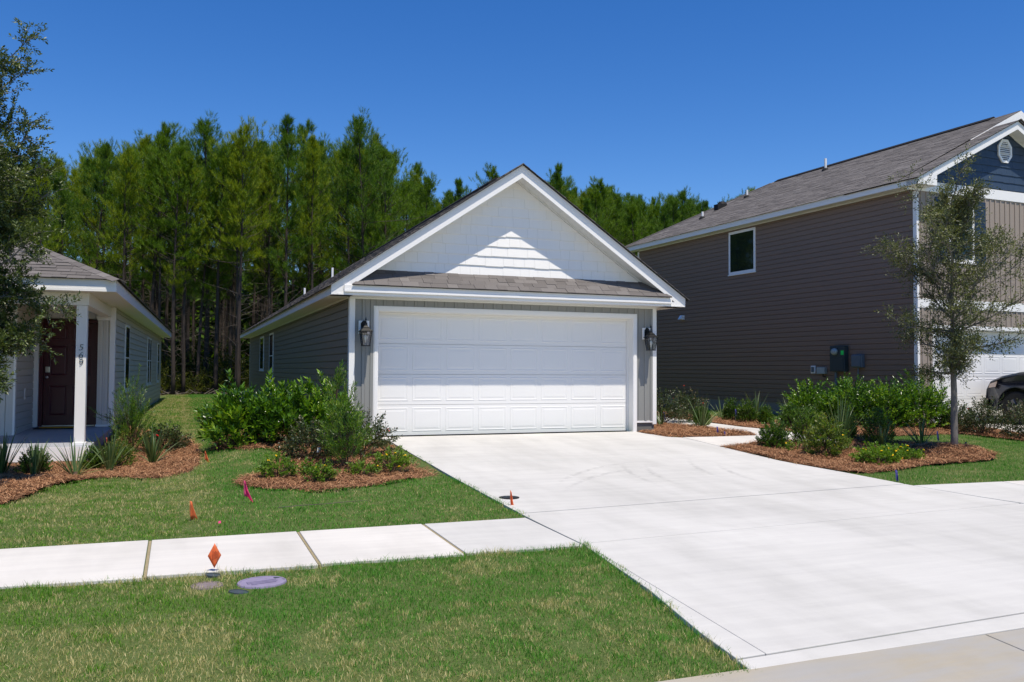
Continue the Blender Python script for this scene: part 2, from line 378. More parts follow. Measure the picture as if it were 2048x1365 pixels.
# ------------------------------------------------------------------ the lie of the land
GY = [-60, -30, -14, -11.1, -10.7, -7.95, -6.6, -4.14, -.7, 0, 30, 400]
GZ = [-.3, -.42, -.5, -.49, -.45, -.33, -.308, -.2, -.008, 0, 0, 0]
LY = [-60, -30, -14, -11.1, -10.7, -7.95, -6.6, -4, .3, 4.5, 8, 400]
LZ = [-.3, -.42, -.5, -.49, -.45, -.33, -.308, -.3, -.27, -.03, 0, 0]
def Gz(x, y):
    x = np.asarray(x, float); y = np.asarray(y, float)
    a = np.interp(y, GY, GZ); b = np.interp(y, LY, LZ); t = np.clip((-2. - x) / 1.6, 0, 1); s = t * t * (3 - 2 * t)
    return a + (b - a) * s
def gz(x, y): return float(Gz(x, y))
def inpoly(x, y, poly):
    x = np.asarray(x); y = np.asarray(y); r = np.zeros(x.shape, bool); n = len(poly)
    for i in range(n):
        x0, y0 = poly[i]; x1, y1 = poly[(i + 1) % n]
        if y0 == y1: continue
        c = ((y0 > y) != (y1 > y)) & (x < (x1 - x0) * (y - y0) / (y1 - y0) + x0); r ^= c
    return r
rngn = np.random.default_rng(5)
_ph = rngn.uniform(0, 6.28, (10, 2)); _fr = rngn.normal(0, 1, (10, 2))
def wob(x, y, f=1.):
    return sum(np.sin(x * f * a[0] * (1 + i * .35) + y * f * a[1] * (1 + i * .35) + p[0]) for i, (a, p) in enumerate(zip(_fr, _ph))) / 4.

BED_MAIN = [(-2.5, 1.2), (-2.68, -.3), (-2.25, -.95), (-1.78, -1.2), (-1.76, -1.9), (-2.1, -3.05), (-2.5, -3.45), (-2.44, -3.95), (-2.05, -4.4), (-1.6, -4.58), (-1.1, -4.45), (-.5, -4.05), (.07, -3.75), (.1, -.02), (-.5, 0), (-.5, 2.5), (-2.2, 2.5)]
BED_LEFT = [(-2.83, .9), (-2.85, -1.5), (-2.98, -2.15), (-3.35, -2.3), (-3.9, -2.0), (-4.35, -2.2), (-4.62, -2.6), (-4.72, -3.4), (-4.9, -4.1), (-5.4, -4.35), (-6.2, -4.1), (-7., -3.2), (-9., -2), (-9, .1), (-4.4, .1), (-4.38, 5.2), (-4.1, 4.8), (-3.5, 3.4), (-2.98, 2.2)]
BED_ISLE = [(5.43, .0), (4.98, -.02), (4.94, -.5), (5.06, -1.02), (5.35, -1.15), (5.96, -1.18), (6.9, -1.15), (7.04, -.8), (7.01, .2), (6.94, 1.2), (6.84, 2.0), (6.88, 8), (5.45, 8)]
WALK = [(5.31, -1.16), (5.96, -1.19), (6.9, -1.16), (7.05, -.8), (7.02, .2), (6.95, 1.2), (6.85, 2.0), (6.9, 8), (7.95, 8), (8.15, 4), (8.0, 2.4), (7.78, .5), (7.85, -.5), (8.05, -1.4), (8.1, -2.1), (7.9, -2.3), (7.4, -2.15), (7.0, -1.85), (6.45, -1.9), (6.0, -2.1), (5.31, -2.28)]
BED_TREE = [(5.31, -2.3), (6.0, -2.11), (6.45, -1.91), (7.0, -1.86), (7.4, -2.16), (7.9, -2.31), (8.1, -2.1), (8.8, -2.2), (9.5, -2.75), (9.65, -3.4), (9.35, -4.2), (8.9, -4.5), (8.07, -4.62), (7.28, -4.7), (6.6, -4.92), (5.9, -5.1), (5.58, -4.95), (5.4, -4.2), (5.32, -3.5)]
BED_BACK = [(8.2, 4.2), (8.05, 2.4), (7.83, .5), (7.9, -.5), (8.1, -1.4), (8.12, -2.1), (8.7, -2.1), (9.4, -1.5), (10.4, -1.65), (11.4, -1.6), (11.7, -2.4), (12., -3.3), (12.9, -3.3), (12.9, -.3), (12.5, .1), (11.5, .9), (10.1, 1.7), (9.4, 3.3), (9.5, 6.5), (8.6, 6.5)]
DRIVE_L = [(.0, 0), (.06, -.5), (.09, -2.9), (.11, -6.4), (.1, -7.9), (-.03, -9.25), (-.18, -10.12), (-.24, -10.7)]
DRIVE_R = [(5.0, 0), (4.93, -.5), (5.05, -1.03), (5.3, -1.2), (5.31, -3.86), (5.5, -5.0), (5.6, -6.0), (5.8, -7.5), (6.1, -9.2), (6.6, -10.7)]
DRIVE = DRIVE_L + DRIVE_R[::-1]
SW_L = [(-30, -6.64), (.1, -6.62), (.1, -7.95), (-30, -7.86)]
SW_R = [(5.5, -6.08), (30, -6.9), (30, -8.2), (5.8, -7.5)]
import bmesh
# ------------------------------------------------------------------ ground, paving, beds
def poly_sheet(poly, zf, step, thick=.0, yonly=False):
    bm = bmesh.new(); bm.faces.new([bm.verts.new((x, y, 0)) for x, y in poly])
    xs = [p[0] for p in poly]; ys = [p[1] for p in poly]
    def cut(lo, hi, ax):
        q = math.ceil(lo / step) * step
        while q < hi:
            co = (q, 0, 0) if ax == 0 else (0, q, 0); no = (1, 0, 0) if ax == 0 else (0, 1, 0)
            bmesh.ops.bisect_plane(bm, geom=bm.verts[:] + bm.edges[:] + bm.faces[:], plane_co=co, plane_no=no, dist=1e-5); q += step
    cut(min(ys), max(ys), 1)
    if not yonly: cut(min(xs), max(xs), 0)
    for v in bm.verts: v.co.z = zf(v.co.x, v.co.y)
    if thick:
        r = bmesh.ops.extrude_face_region(bm, geom=bm.faces[:])
        for v in r['geom']:
            if isinstance(v, bmesh.types.BMVert): v.co.z -= thick
    bmesh.ops.recalc_face_normals(bm, faces=bm.faces)
    if not thick and bm.faces[:][0].normal.z < 0: bmesh.ops.reverse_faces(bm, faces=bm.faces)
    m = bpy.data.meshes.new('sheet'); bm.to_mesh(m); bm.free(); return m
def axis(lo, hi, a, b, fine, coarse):
    q = [lo]
    while q[-1] < hi: q.append(q[-1] + (fine if a <= q[-1] < b else coarse))
    return np.array(q)
X, Y = np.meshgrid(axis(-400, 400, -14, 22, .3, 8.), axis(-60, 400, -18, 12, .3, 6.))
gv = np.stack([X, Y, Gz(X, Y) - .022 + np.where(Y > 26, .10 * wob(X, Y, .8), .012 * wob(X, Y, 2.5))], -1)
inner = lambda p: inpoly(X - .3, Y, p) & inpoly(X + .3, Y, p) & inpoly(X, Y - .3, p) & inpoly(X, Y + .3, p)
gv[..., 2] -= np.where(inpoly(X, Y, BED_MAIN) | inpoly(X, Y, BED_LEFT), .04, 0) + np.where(inner(DRIVE), .05, 0)
ny, nx = X.shape; ii = np.arange(ny - 1)[:, None] * nx + np.arange(nx - 1)[None]
link('ground', fast_mesh('ground', gv.reshape(-1, 3), np.stack([ii, ii + 1, ii + nx + 1, ii + nx], -1).reshape(-1, 4), 'ground', True), kind='structure')

def slab_poly(parent, name, poly, mat='concrete', up=0., thick=.12, bevel=.006):
    o = link(name, poly_sheet(poly, lambda x, y: gz(x, y) + up, .7, thick, True), mat, parent)
    if bevel:
        b = o.modifiers.new('bevel', 'BEVEL'); b.width = bevel; b.segments = 2; b.limit_method = 'ANGLE'; b.angle_limit = .6
    return o
def group_struct(name):
    o = bpy.data.objects.new(name, None); COL.objects.link(o); o['kind'] = 'structure'; return o
def band(poly, y0, y1):
    p = [(a, b, 0) for a, b in poly]; p = clip(p, (0, 1, 0), y1); p = clip(p, (0, -1, 0), -y0); return [(a, b) for a, b, c in p]
def clipline(poly, a, b, gap):
    """part of poly left of the line a->b"""
    dx, dy = b[0] - a[0], b[1] - a[1]; L = math.hypot(dx, dy); n = (dy / L, -dx / L, 0)
    return [(q[0], q[1]) for q in clip([(u, v, 0) for u, v in poly], n, n[0] * a[0] + n[1] * a[1] - gap)]
def rev(a, b): return b, a
drv = group_struct('driveway')
dp = DRIVE[:]
JA = ((.0, -6.42), (6.2, -5.93)); JB = ((.0, -7.88), (6.2, -7.44)); FL = ((.12, -7.7), (-.02, -10.5))
g_ = .010
# main slab sawn into bays, the crossing, the apron, its flare and the band along the street
top = clipline(dp, *JA, g_)
slab_poly(drv, 'slab', band(top, -3.1 + .003, 0.)); slab_poly(drv, 'slab', band(top, -7, -3.1 - .003))
slab_poly(drv, 'slab', clipline(clipline(dp, *rev(*JA), g_), *JB, g_))
low = clipline(dp, *rev(*JB), g_)
B0 = ((-.3, -10.56), (6.7, -10.2)); lowm = clipline(low, *B0, .003)
slab_poly(drv, 'slab', clipline(lowm, FL[1], FL[0], .0))
slab_poly(drv, 'slab', clipline(lowm, FL[0], FL[1], .004))
ST0 = ((-.3, -10.725), (6.7, -10.55))
o = slab_poly(drv, 'edge_band', clipline([(-.27, -10.8), (6.8, -10.6), (6.75, -10.0), (-.22, -10.4)], *B0[::-1], g_) and [(-.255, -10.715), (6.8, -10.53), (6.75, -10.215), (-.235, -10.575)], 'concrete')
st = group_struct('street')
sx = [-40, -27, -16, -9, -4.4, 1.5, 7.4, 13.4, 20, 40]
for a, b in zip(sx[:-1], sx[1:]):
    f = lambda x: -10.722 + .026 * max(0., x)
    slab_poly(st, 'gutter_slab', [(a + .005, f(a)), (a + .005, f(a) - .62), (b - .005, f(b) - .62), (b - .005, f(b))], 'street', -.001)
    slab_poly(st, 'slab', [(a + .005, f(a) - .63), (a + .005, -19), (b - .005, -19), (b - .005, f(b) - .63)], 'street', -.006)
sw = group_struct('sidewalk')
xs = [.085, -.97, -2.13, -3.36, -4.58, -5.8, -7.02, -8.24, -9.46, -10.7, -12, -13.3]
for i in range(len(xs) - 1):
    a, b = xs[i], xs[i + 1]; yy = lambda x: (-6.62 + .0035 * x * 1.0, -7.95 - .02 * 0 - x * -.015)
    s1, s2 = (0, .022) if i == 0 else (.022, .022)
    q = slab_poly(sw, 'slab', [(a - .004 - (s1 and .012), -6.625), (a - .004 - (s1 and .012), -7.95), (b + .012, -7.93 + .012 * i), (b + .012, -6.635)][::1], 'concrete_walk' if i else 'concrete', .002)
    if i: MBj = slab_poly(sw, 'joint', [(a - .010, -6.63), (a - .010, -7.93), (a + .010, -7.93), (a + .010, -6.63)], 'joint', -.006, bevel=0)
slab_poly(sw, 'slab', [(5.63, -6.09), (7.1, -6.15), (7.1, -7.52), (5.84, -7.47)], 'concrete')
slab_poly(sw, 'slab', [(7.12, -6.15), (8.6, -6.21), (8.6, -7.57), (7.12, -7.52)], 'concrete_walk')
slab_poly(sw, 'slab', [(8.62, -6.21), (11.6, -6.33), (11.6, -7.7), (8.62, -7.57)], 'concrete_walk')
wk = group_struct('walkway')
slab_poly(wk, 'slab', band(WALK, -2.4, -.4), 'concrete_walk', .004); slab_poly(wk, 'slab', band(WALK, -.39, 8), 'concrete_walk', .004)
nd = group_struct('neighbour_driveway')
for y0, y1 in ((-3, -.05), (-6, -3.01), (-10.4, -6.01)): slab_poly(nd, 'slab', [(12.98 - y1 * 0, y1), (12.98, y0), (18.2, y0), (18.2, y1)], 'concrete_walk', .002)

def bed_z(x, y):
    m = -.045 + .018 * float(wob(x, y, 5.)) + .10 * math.exp(-((x - 8.95) ** 2 + (y + 3.72) ** 2) / .45) + .06 * math.exp(-((x + 5.4) ** 2 + (y + 3.) ** 2) / 1.2)
    if x > 4.9: m += .045
    elif x > -1.0 and y > -4: m -= .02 * max(0, x + 1.)
    else: m += .025
    return gz(x, y) + m
BEDS = [BED_MAIN, BED_LEFT, BED_ISLE, BED_TREE, BED_BACK]
for p in BEDS:
    link('mulch_bed', poly_sheet(p, bed_z, .22), 'straw_bed', kind='structure')

def sample_poly(poly, dens, rng):
    a = np.array(poly); lo, hi = a.min(0), a.max(0); n = int(np.prod(hi - lo) * dens)
    p = rng.uniform(lo, hi, (n, 2)); return p[inpoly(p[:, 0], p[:, 1], poly)]
# pine straw lying on the beds
parts = []
for bi, p in enumerate(BEDS):
    q = sample_poly(p, (3000, 2600, 2200, 2400, 1500)[bi], rngn)
    # straw also strays a little over the edges
    q = q + rngn.normal(0, .03, q.shape)
    if bi == 0: q = q[~((q[:, 0] > .06) | (q[:, 1] > -.02) & (q[:, 0] > -.45))]
    z = np.array([bed_z(a, b) for a, b in q[::1]]) if len(q) < 4000 else None
    if z is None:
        x, y = q[:, 0], q[:, 1]
        z = Gz(x, y) - .045 + .018 * wob(x, y, 5.) + .10 * np.exp(-((x - 8.95) ** 2 + (y + 3.72) ** 2) / .45) + .06 * np.exp(-((x + 5.4) ** 2 + (y + 3.) ** 2) / 1.2)
        z = z + np.where(x > 4.9, .045, np.where((x > -1) & (y > -4), -.02 * np.maximum(0, x + 1), .025))
    n = len(q); th = rngn.uniform(0, 6.28, n); el = rngn.normal(.05, .22, n); L = rngn.uniform(.07, .17, n); W = rngn.uniform(.0022, .0042, n)
    D = np.stack([np.cos(th) * np.cos(el), np.sin(th) * np.cos(el), np.sin(el)], 1); S = np.stack([-np.sin(th), np.cos(th), np.zeros(n)], 1) * W[:, None]
    P = np.stack([q[:, 0], q[:, 1], z + rngn.uniform(.002, .028, n)], 1) - D * L[:, None] * .5
    mid = P + D * L[:, None] * .5 + np.array([0, 0, 1.]) * (L * rngn.uniform(.02, .14, n))[:, None]
    V = np.stack([P - S, P + S, mid + S, mid - S, P + D * L[:, None]], 1).reshape(-1, 3); i = np.arange(n)[:, None] * 5
    parts.append((V, np.concatenate([i + [0, 1, 2], i + [0, 2, 3], i + [3, 2, 4]], 1).reshape(-1, 3)))
V, F = merge(parts); link('pine_straw', fast_mesh('pine_straw', V, F, 'straw'), kind='stuff')

# ---- grass
LIDS = [(-2.58, -8.22, .19), (-2.95, -8.2, .07), (-2.75, -8.42, .10), (-2.9, -7.99, .05)]
def lawn_points(x0, x1, y0, y1, dens):
    n = int((x1 - x0) * (y1 - y0) * dens); p = rngn.uniform((x0, y0), (x1, y1), (n, 2)); x, y = p[:, 0], p[:, 1]
    e = .02 * wob(x, y, 14.); xe, ye = x + e, y + e
    bad = np.zeros(n, bool)
    for q in BEDS + [WALK]: bad |= inpoly(xe, ye, q)
    bad |= inpoly(xe - np.where(x < 1, .035, 0), ye, DRIVE) | (x > -.2) & (x < 6.6) & (y < -10.5)
    bad |= (x < .1) & (ye < -6.625) & (ye > -7.915 + .02 * wob(x, y, 5.)) | (x > 5.5) & (ye < -6.05 - .04 * (x - 5.5)) & (ye > -7.55 - .03 * (x - 5.5))
    bad |= (ye < -10.74) | (x > -.5) & (x < 5.46) & (y > -.03) | (x > 12.9) & (y > -11) & (x < 18.4)
    lx, ly = (x + 3.958), (y + .735); ca, sa = math.cos(-.0305), math.sin(-.0305); X_, Y_ = lx * ca + ly * sa, -lx * sa + ly * ca
    bad |= (X_ < -.46) & (Y_ > .8)
    lx, ly = x - 12, y; ca, sa = math.cos(.0447), math.sin(.0447); X_, Y_ = lx * ca + ly * sa, -lx * sa + ly * ca
    bad |= (X_ > .3) & (Y_ > .25)
    for a, b, r in LIDS: bad |= (x - a) ** 2 + ((y - b)) ** 2 < (r * (.9 + .12 * wob(x, y, 20.))) ** 2
    # only the ground the street can see
    az = np.arctan2(x + 3.16, y + 14.7); bad |= (az < -.32) | (az > 1.0)
    return p[~bad]
parts = []
for (x0, x1, y0, y1, dens, hh, ww, seg) in (
        (-7, .6, -10.75, -7.85, 7500, .029, .0034, 2), (-9.5, .3, -6.7, -1.5, 3400, .029, .0046, 2), (-6, -.4, -1.5, 8, 1700, .034, .008, 1),
        (-6, -.4, 8, 26.5, 700, .04, .012, 1), (5.2, 14, -6.6, -1., 2000, .034, .0058, 1), (5.6, 13, -1., 9, 900, .035, .009, 1), (6, 14, -10.7, -7.4, 900, .035, .007, 1)):
    p = lawn_points(x0, x1, y0, y1, dens); n = len(p); x, y = p[:, 0], p[:, 1]
    d = rngn.uniform(0, 6.28, n); lean = np.abs(rngn.normal(0, .45, n)); h = hh * rngn.uniform(.55, 1.35, n)
    edge = np.exp(-np.abs(y + 7.97) / .07) * (x < .1) + 1.2 * np.exp(-np.abs(x - np.interp(y, [-10.7, -10.12, -9.25, -7.9, -6.4, 0], [-.25, -.19, -.04, .08, .09, .06])) / .06) * (y < -4.2); h = h * (1 + 1.5 * edge * rngn.uniform(0, 1, n))
    tuft = np.clip(wob(x * 1., y * 1., 9.), 0, 1); h = h * (.85 + .45 * tuft)
    D = np.stack([np.cos(d) * np.sin(lean), np.sin(d) * np.sin(lean), np.cos(lean)], 1); a = rngn.uniform(0, 3.14, n)
    S = np.stack([np.cos(a), np.sin(a), np.zeros(n)], 1) * (ww * rngn.uniform(.6, 1.3, n) * .5)[:, None]
    P = np.stack([x, y, Gz(x, y) - .022 + .012 * wob(x, y, 2.5)], 1)
    if seg == 2:
        mid = P + D * (h * .55)[:, None]; tip = mid + nrm(D + np.stack([np.cos(d), np.sin(d), np.zeros(n) - .15], 1) * .55) * (h * .5)[:, None]
        V = np.stack([P - S, P + S, mid + S * .8, mid - S * .8, tip], 1).reshape(-1, 3); i = np.arange(n)[:, None] * 5
        F = np.concatenate([i + [0, 1, 2], i + [0, 2, 3], i + [3, 2, 4]], 1).reshape(-1, 3)
    else:
        V = np.stack([P - S, P + S, P + D * h[:, None]], 1).reshape(-1, 3); F = np.arange(3 * n).reshape(-1, 3)
    parts.append((V, F))
V, F = merge(parts); link('grass', fast_mesh('grass', V, F, 'grass'), kind='stuff')
print('grass tris', len(F))

# ------------------------------------------------------------------ building kit
def lap_wall(H, mat, sc, x, y0, y1, z0, z1, out, course, name='siding_board'):
    m = None; z = z0
    while z < z1 - .02:
        h = min(course, z1 - z)
        if m is None or h < course - .001:
            pr = [(0, 0), (.019, 0), (.020, .004), (.0165, h * .84), (.004, h * .87), (.001, h * .885), (.0005, h), (0, h)]
            b = MB(sc); b.prism([(out * a, y0, c) for a, c in pr], (0, y1 - y0, 0)); m = b.mesh('siding_board'); m.materials.append(MT[mat])
        o = link(name, m, None, H); o.location = (x * sc, 0, z * sc); z += course
def board_strip(H, mat, sc, y, x0, x1, z0, z1, first, pitch, out=-1, name='batten_board'):
    k = math.floor((x0 - first) / pitch)
    while first + k * pitch < x1 - .005:
        a, b = max(x0, first + k * pitch), min(x1, first + (k + 1) * pitch); k += 1
        if b - a < .012: continue
        w_ = b - a; yo = lambda t: y + out * t
        pr = [(a + .006, y), (a + .007, yo(.005)), (b - .052, yo(.005)), (b - .050, yo(.021)), (b - .001, yo(.021)), (b, y)] if w_ > .08 else [(a + .001, y), (a + .001, yo(.004)), (b - .001, yo(.004)), (b - .001, y)]
        MB(sc).prism([(p, q, z0) for p, q in pr], (0, 0, z1 - z0)).build(name, mat, H)
def shakes(H, mat, sc, y, x0, x1, z0, apex, slope, course, wmin, wmax, drop=.0, name='shake'):
    """wall shingles of a gable; apex=(x,z) of the line they stop under"""
    z = z0; row = 0
    ax, az = apex
    while z < az - .02:
        half = (az - z) / slope; x = max(x0, ax - half) - R.uniform(0, .1); xe = min(x1, ax + half)
        while x < xe:
            wd = R.uniform(wmin, wmax); st = R.choice((-.006, -.002, .002, .005))
            P = [(x + .0012, z - .012 + st), (x + wd - .0012, z - .012 + st), (x + wd - .0012, z + course), (x + .0012, z + course)]
            P = [(a, b, 0) for a, b in P]; P = clip(P, (1, 0, 0), x1); P = clip(P, (-1, 0, 0), -x0)
            if P: P = clip(P, (slope, 1, 0), az + slope * ax)
            if P: P = clip(P, (-slope, 1, 0), az - slope * ax)
            if len(P) >= 3:
                f = [(a, y - .005 - .017 * (1 - (b - z) / course) * 1., b) for a, b, c in P]; bk = [(a, y, b) for a, b, c in P]; n = len(P)
                m = MB(sc); m.add(f + bk, [tuple(range(n)), tuple(range(n, 2 * n))[::-1]] + [(i, (i + 1) % n, n + (i + 1) % n, n + i) for i in range(n)]); m.build(name, mat, H)
            x += wd
        z += course; row += 1
def roof_tabs(sc, O, U, V, urange, vlen, expo=.142, wmin=.16, wmax=.34, th=.012, rng=R, sep=None, clipf=None):
    """courses of shingle tabs on a slope; O eave corner, U along the eave, V up the slope (unit vectors)"""
    O, U, V = Vector(O), Vector(U), Vector(V); N = U.cross(V).normalized()
    if N.z < 0: N = -N
    out = MB(sc); v = 0.
    while v < vlen - .01:
        u0, u1 = urange(v); u = u0 - rng.uniform(0, .15); ve = min(v + expo + .01, vlen)
        while u < u1:
            wd = rng.uniform(wmin, wmax); a, b = max(u, u0), min(u + wd - .004, u1); t = th * rng.choice((.55, .8, 1., 1.25))
            if b - a > .012:
                q = [O + U * a + V * (v - .004), O + U * b + V * (v - .004), O + U * b + V * ve, O + U * a + V * ve]
                hs = [t, t, t * .25, t * .25]
                if clipf:
                    pq = [tuple(p) for p in q]
                    for nn, kk in clipf: pq = clip(pq, nn, kk) if pq else pq
                    q = [Vector(p) for p in pq]; hs = [t * .8] * len(q)
                if len(q) >= 3:
                    n = len(q); vs = [tuple(p + N * h) for p, h in zip(q, hs)] + [tuple(p) for p in q]
                    fs = [tuple(range(n))] + [(i, (i + 1) % n, n + (i + 1) % n, n + i) for i in range(n)]
                    if sep is not None: MB(sc).add(vs, fs).build('shingle', 'shingle', sep)
                    else: out.add(vs, fs)
            u += wd
        v += expo
    return out
def window(H, sc, face, p, a0, a1, z0, z1, out, rails=(), fw=.05, mull=(), mat='white_trim'):
    """face 'x': window in a wall of constant x=p, spanning y a0..a1; 'y' likewise. out=+1/-1 outward sign"""
    def bx(m, u0, u1, d0, d1, w0, w1):
        d0, d1 = sorted((p + out * d0, p + out * d1))
        return m.box(d0, d1, u0, u1, w0, w1) if face == 'x' else m.box(u0, u1, d0, d1, w0, w1)
    m = MB(sc); bx(m, a0, a0 + fw, 0, .026, z0, z1); bx(m, a1 - fw, a1, 0, .026, z0, z1); bx(m, a0 + fw, a1 - fw, 0, .026, z1 - fw, z1); bx(m, a0 + fw, a1 - fw, 0, .028, z0, z0 + fw)
    bx(m, a0 - .02, a1 + .02, 0, .045, z0 - .03, z0 - .001)
    f = m.build('window', mat, H, bevel=.003)
    us = [a0 + fw] + [q for q in mull] + [a1 - fw]; ws = [z0 + fw] + list(rails) + [z1 - fw]
    for i in range(len(us) - 1):
        for j in range(len(ws) - 1):
            g = MB(sc); bx(g, us[i] + (.012 if i else 0), us[i + 1] - (.012 if i < len(us) - 2 else 0), .004, .0215 + .001 * j, ws[j] + (.015 if j else 0), ws[j + 1] - (.015 if j < len(ws) - 2 else 0)); g.build('pane', 'glass', f)
    for q in rails: g = MB(sc); bx(g, a0 + fw, a1 - fw, .004, .03, q - .0145, q + .0145); g.build('rail', mat, f)
    for q in mull: g = MB(sc); bx(g, q - .0115, q + .0115, .004, .033, z0 + fw, z1 - fw); g.build('mullion', mat, f)
    return f
def garage_door(H, sc, x0, x1, y, z0, z1, cols=8, rows=4):
    W = x1 - x0; h = (z1 - z0) / rows
    d = MB(sc).box(x0, x1, y + .03, y + .05, z0, z1).build('garage_door', 'white_door', H)
    sec = MB(sc).box(x0, x1, y, y + .029, .003, h - .003).mesh('section'); sec.materials.append(MT['white_door'])
    pw = W / cols; a = .075 * W / 4.9; w_ = pw - a; ph = h - .115
    m = MB(sc); rings = [(0, 0.), (.008, -.0038), (.016, -.0038), (.028, -.0004), (.045, -.0004), (.068, -.0032)]
    for ins, dy in rings: m.v += [(ins, dy, ins), (w_ - ins, dy, ins), (w_ - ins, dy, ph - ins), (ins, dy, ph - ins)]
    n = len(rings)
    for i in range(n - 1):
        for j in range(4): m.f.append((4 * i + j, 4 * i + (j + 1) % 4, 4 * i + 4 + (j + 1) % 4, 4 * i + 4 + j))
    m.f.append((4 * n - 4, 4 * n - 3, 4 * n - 2, 4 * n - 1)); pm = m.mesh('panel'); pm.materials.append(MT['white_door'])
    for r in range(rows):
        s = link('section', sec, None, d); s.location = (0, 0, (z0 + r * h) * sc)
        for c in range(cols):
            q = link('panel', pm, None, d); q.location = ((x0 + c * pw + a / 2) * sc, (y - .0005) * sc, (z0 + r * h + .075 - .01) * sc)
    MB(sc).box(x0, x1, y - .012, y + .03, z0 - .012, z0 + .002).build('bottom_seal', 'black_rubber', d)
    return d
def gable_front(H, sc, ax, az, slope, xl, xr, yf, yw, zb, rake, base_z, mat, course=.18, wmin=.11, wmax=.27, ret=.075, npan=22, shz=None):
    """rake boards, lower return, slanted soffit in panels, shingled triangle. (ax,az) top of rake, yf fascia face, yw wall"""
    L = lambda x, o=0.: az - o - slope * abs(x - ax)
    for s, xe in ((-1, xl), (1, xr)):
        xin = ax + s * (az - rake - zb) / slope
        P = [(xe, yf, zb), (xe, yf, L(xe)), (ax, yf, az), (ax, yf, az - rake), (xin, yf, zb)]
        MB(sc).prism(P, (0, .02, 0)).build('rake_board', 'white_trim', H)
        k_ = rake * .42
        P = [(xe, yf - .006, L(xe, k_) - .0), (xe, yf - .006, L(xe)), (ax, yf - .006, az), (ax, yf - .006, az - k_)]
        MB(sc).prism(P, (0, .006 - .0005, 0)).build('rake_moulding', 'white_trim', H)
        # slanted soffit
        du = 1. / npan
        for i in range(npan):
            t0, t1 = i * du, (i + 1) * du - .0012
            xa, xb = ax + (xe - s * .02 - ax) * t0, ax + (xe - s * .02 - ax) * t1; o = rake - .035
            za, zb_ = L(xa, o), L(xb, o)
            if zb_ < zb + .01: break
            MB(sc).hexa([(xa, yf + .021, za), (xb, yf + .021, zb_), (xb, yw - .002, zb_), (xa, yw - .002, za)],
                        [(xa, yf + .021, za + .008), (xb, yf + .021, zb_ + .008), (xb, yw - .002, zb_ + .008), (xa, yw - .002, za + .008)]).build('soffit_panel', 'soffit', H)
        xa, xb = ax, ax + s * (az - rake - base_z) / slope; o = rake - .035
        MB(sc).hexa([(xa, yw - .03, L(xa, o + .03)), (xb, yw - .03, L(xb, o + .03)), (xb, yw - .003, L(xb, o + .03)), (xa, yw - .003, L(xa, o + .03))],
                    [(xa, yw - .03, L(xa, o + .002)), (xb, yw - .03, L(xb, o + .002)), (xb, yw - .003, L(xb, o + .002)), (xa, yw - .003, L(xa, o + .002))]).build('soffit_trim', 'soffit', H)
    shakes(H, mat, sc, yw, xl, xr, shz or base_z, (ax, az - rake - .0), slope, course, wmin, wmax)
    half = (az - rake + .02 - base_z) / slope
    MB(sc).prism([(ax - half, yw + .001, base_z - .05), (ax + half, yw + .001, base_z - .05), (ax, yw + .001, az - rake + .02)], (0, .1, 0)).build('gable_wall', mat, H)
# ------------------------------------------------------------------ the grey house in the middle
H = thing('house', (0, 0, 0), 'single-storey grey house with white double garage door and white shingled gable', 'house')
XL, XR, BK = -.4865, 5.434, 21.9
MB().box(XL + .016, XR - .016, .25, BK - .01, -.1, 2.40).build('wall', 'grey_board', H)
MB().box(XL + .014, XL + .5, .003, .249, .16, 2.40).build('front_wall', 'grey_board', H) ; MB().box(4.95, XR - .014, .003, .249, .16, 2.40).build('front_wall', 'grey_board', H)
MB().box(XL + .5, 4.95, .003, .249, 2.17, 2.40).build('front_wall', 'grey_board', H)
MB().box(XL + .03, .0, .012, .24, -.3, .158).build('foundation', 'block', H, bevel=.004)
MB().box(4.94, XR - .04, .012, .24, -.3, .158).build('foundation', 'block', H, bevel=.004)
MB().box(XL + .02, XL + .2, .25, BK - .02, -.3, .165).build('foundation', 'block', H); MB().box(XR - .2, XR - .02, .25, BK - .02, -.3, .165).build('foundation', 'block', H)
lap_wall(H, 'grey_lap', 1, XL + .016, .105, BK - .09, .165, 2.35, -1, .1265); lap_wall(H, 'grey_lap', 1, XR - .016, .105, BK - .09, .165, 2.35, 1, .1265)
for x0, x1 in ((XL, XL + .097), (XR - .085, XR)):
    MB().box(x0, x1, -.02, .1, .13, 2.345).build('corner_trim', 'white_trim', H, bevel=.004)
    MB().box(x0, x1, BK - .09, BK + .01, .13, 2.345).build('corner_trim', 'white_trim', H)
F0, PT = -.238, .1813
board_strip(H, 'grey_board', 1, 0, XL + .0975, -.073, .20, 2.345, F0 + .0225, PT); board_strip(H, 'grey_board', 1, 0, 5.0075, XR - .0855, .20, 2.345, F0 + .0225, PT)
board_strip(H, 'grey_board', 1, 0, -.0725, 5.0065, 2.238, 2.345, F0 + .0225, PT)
for x0, x1 in ((XL + .0975, -.073), (5.0075, XR - .0855)): MB().box(x0, x1, -.018, .01, .163, .199).build('starter_trim', 'white_trim', H, bevel=.003)
MB().box(XL, XR, -.022, .1, 2.3455, 2.376).build('frieze_trim', 'soffit', H)
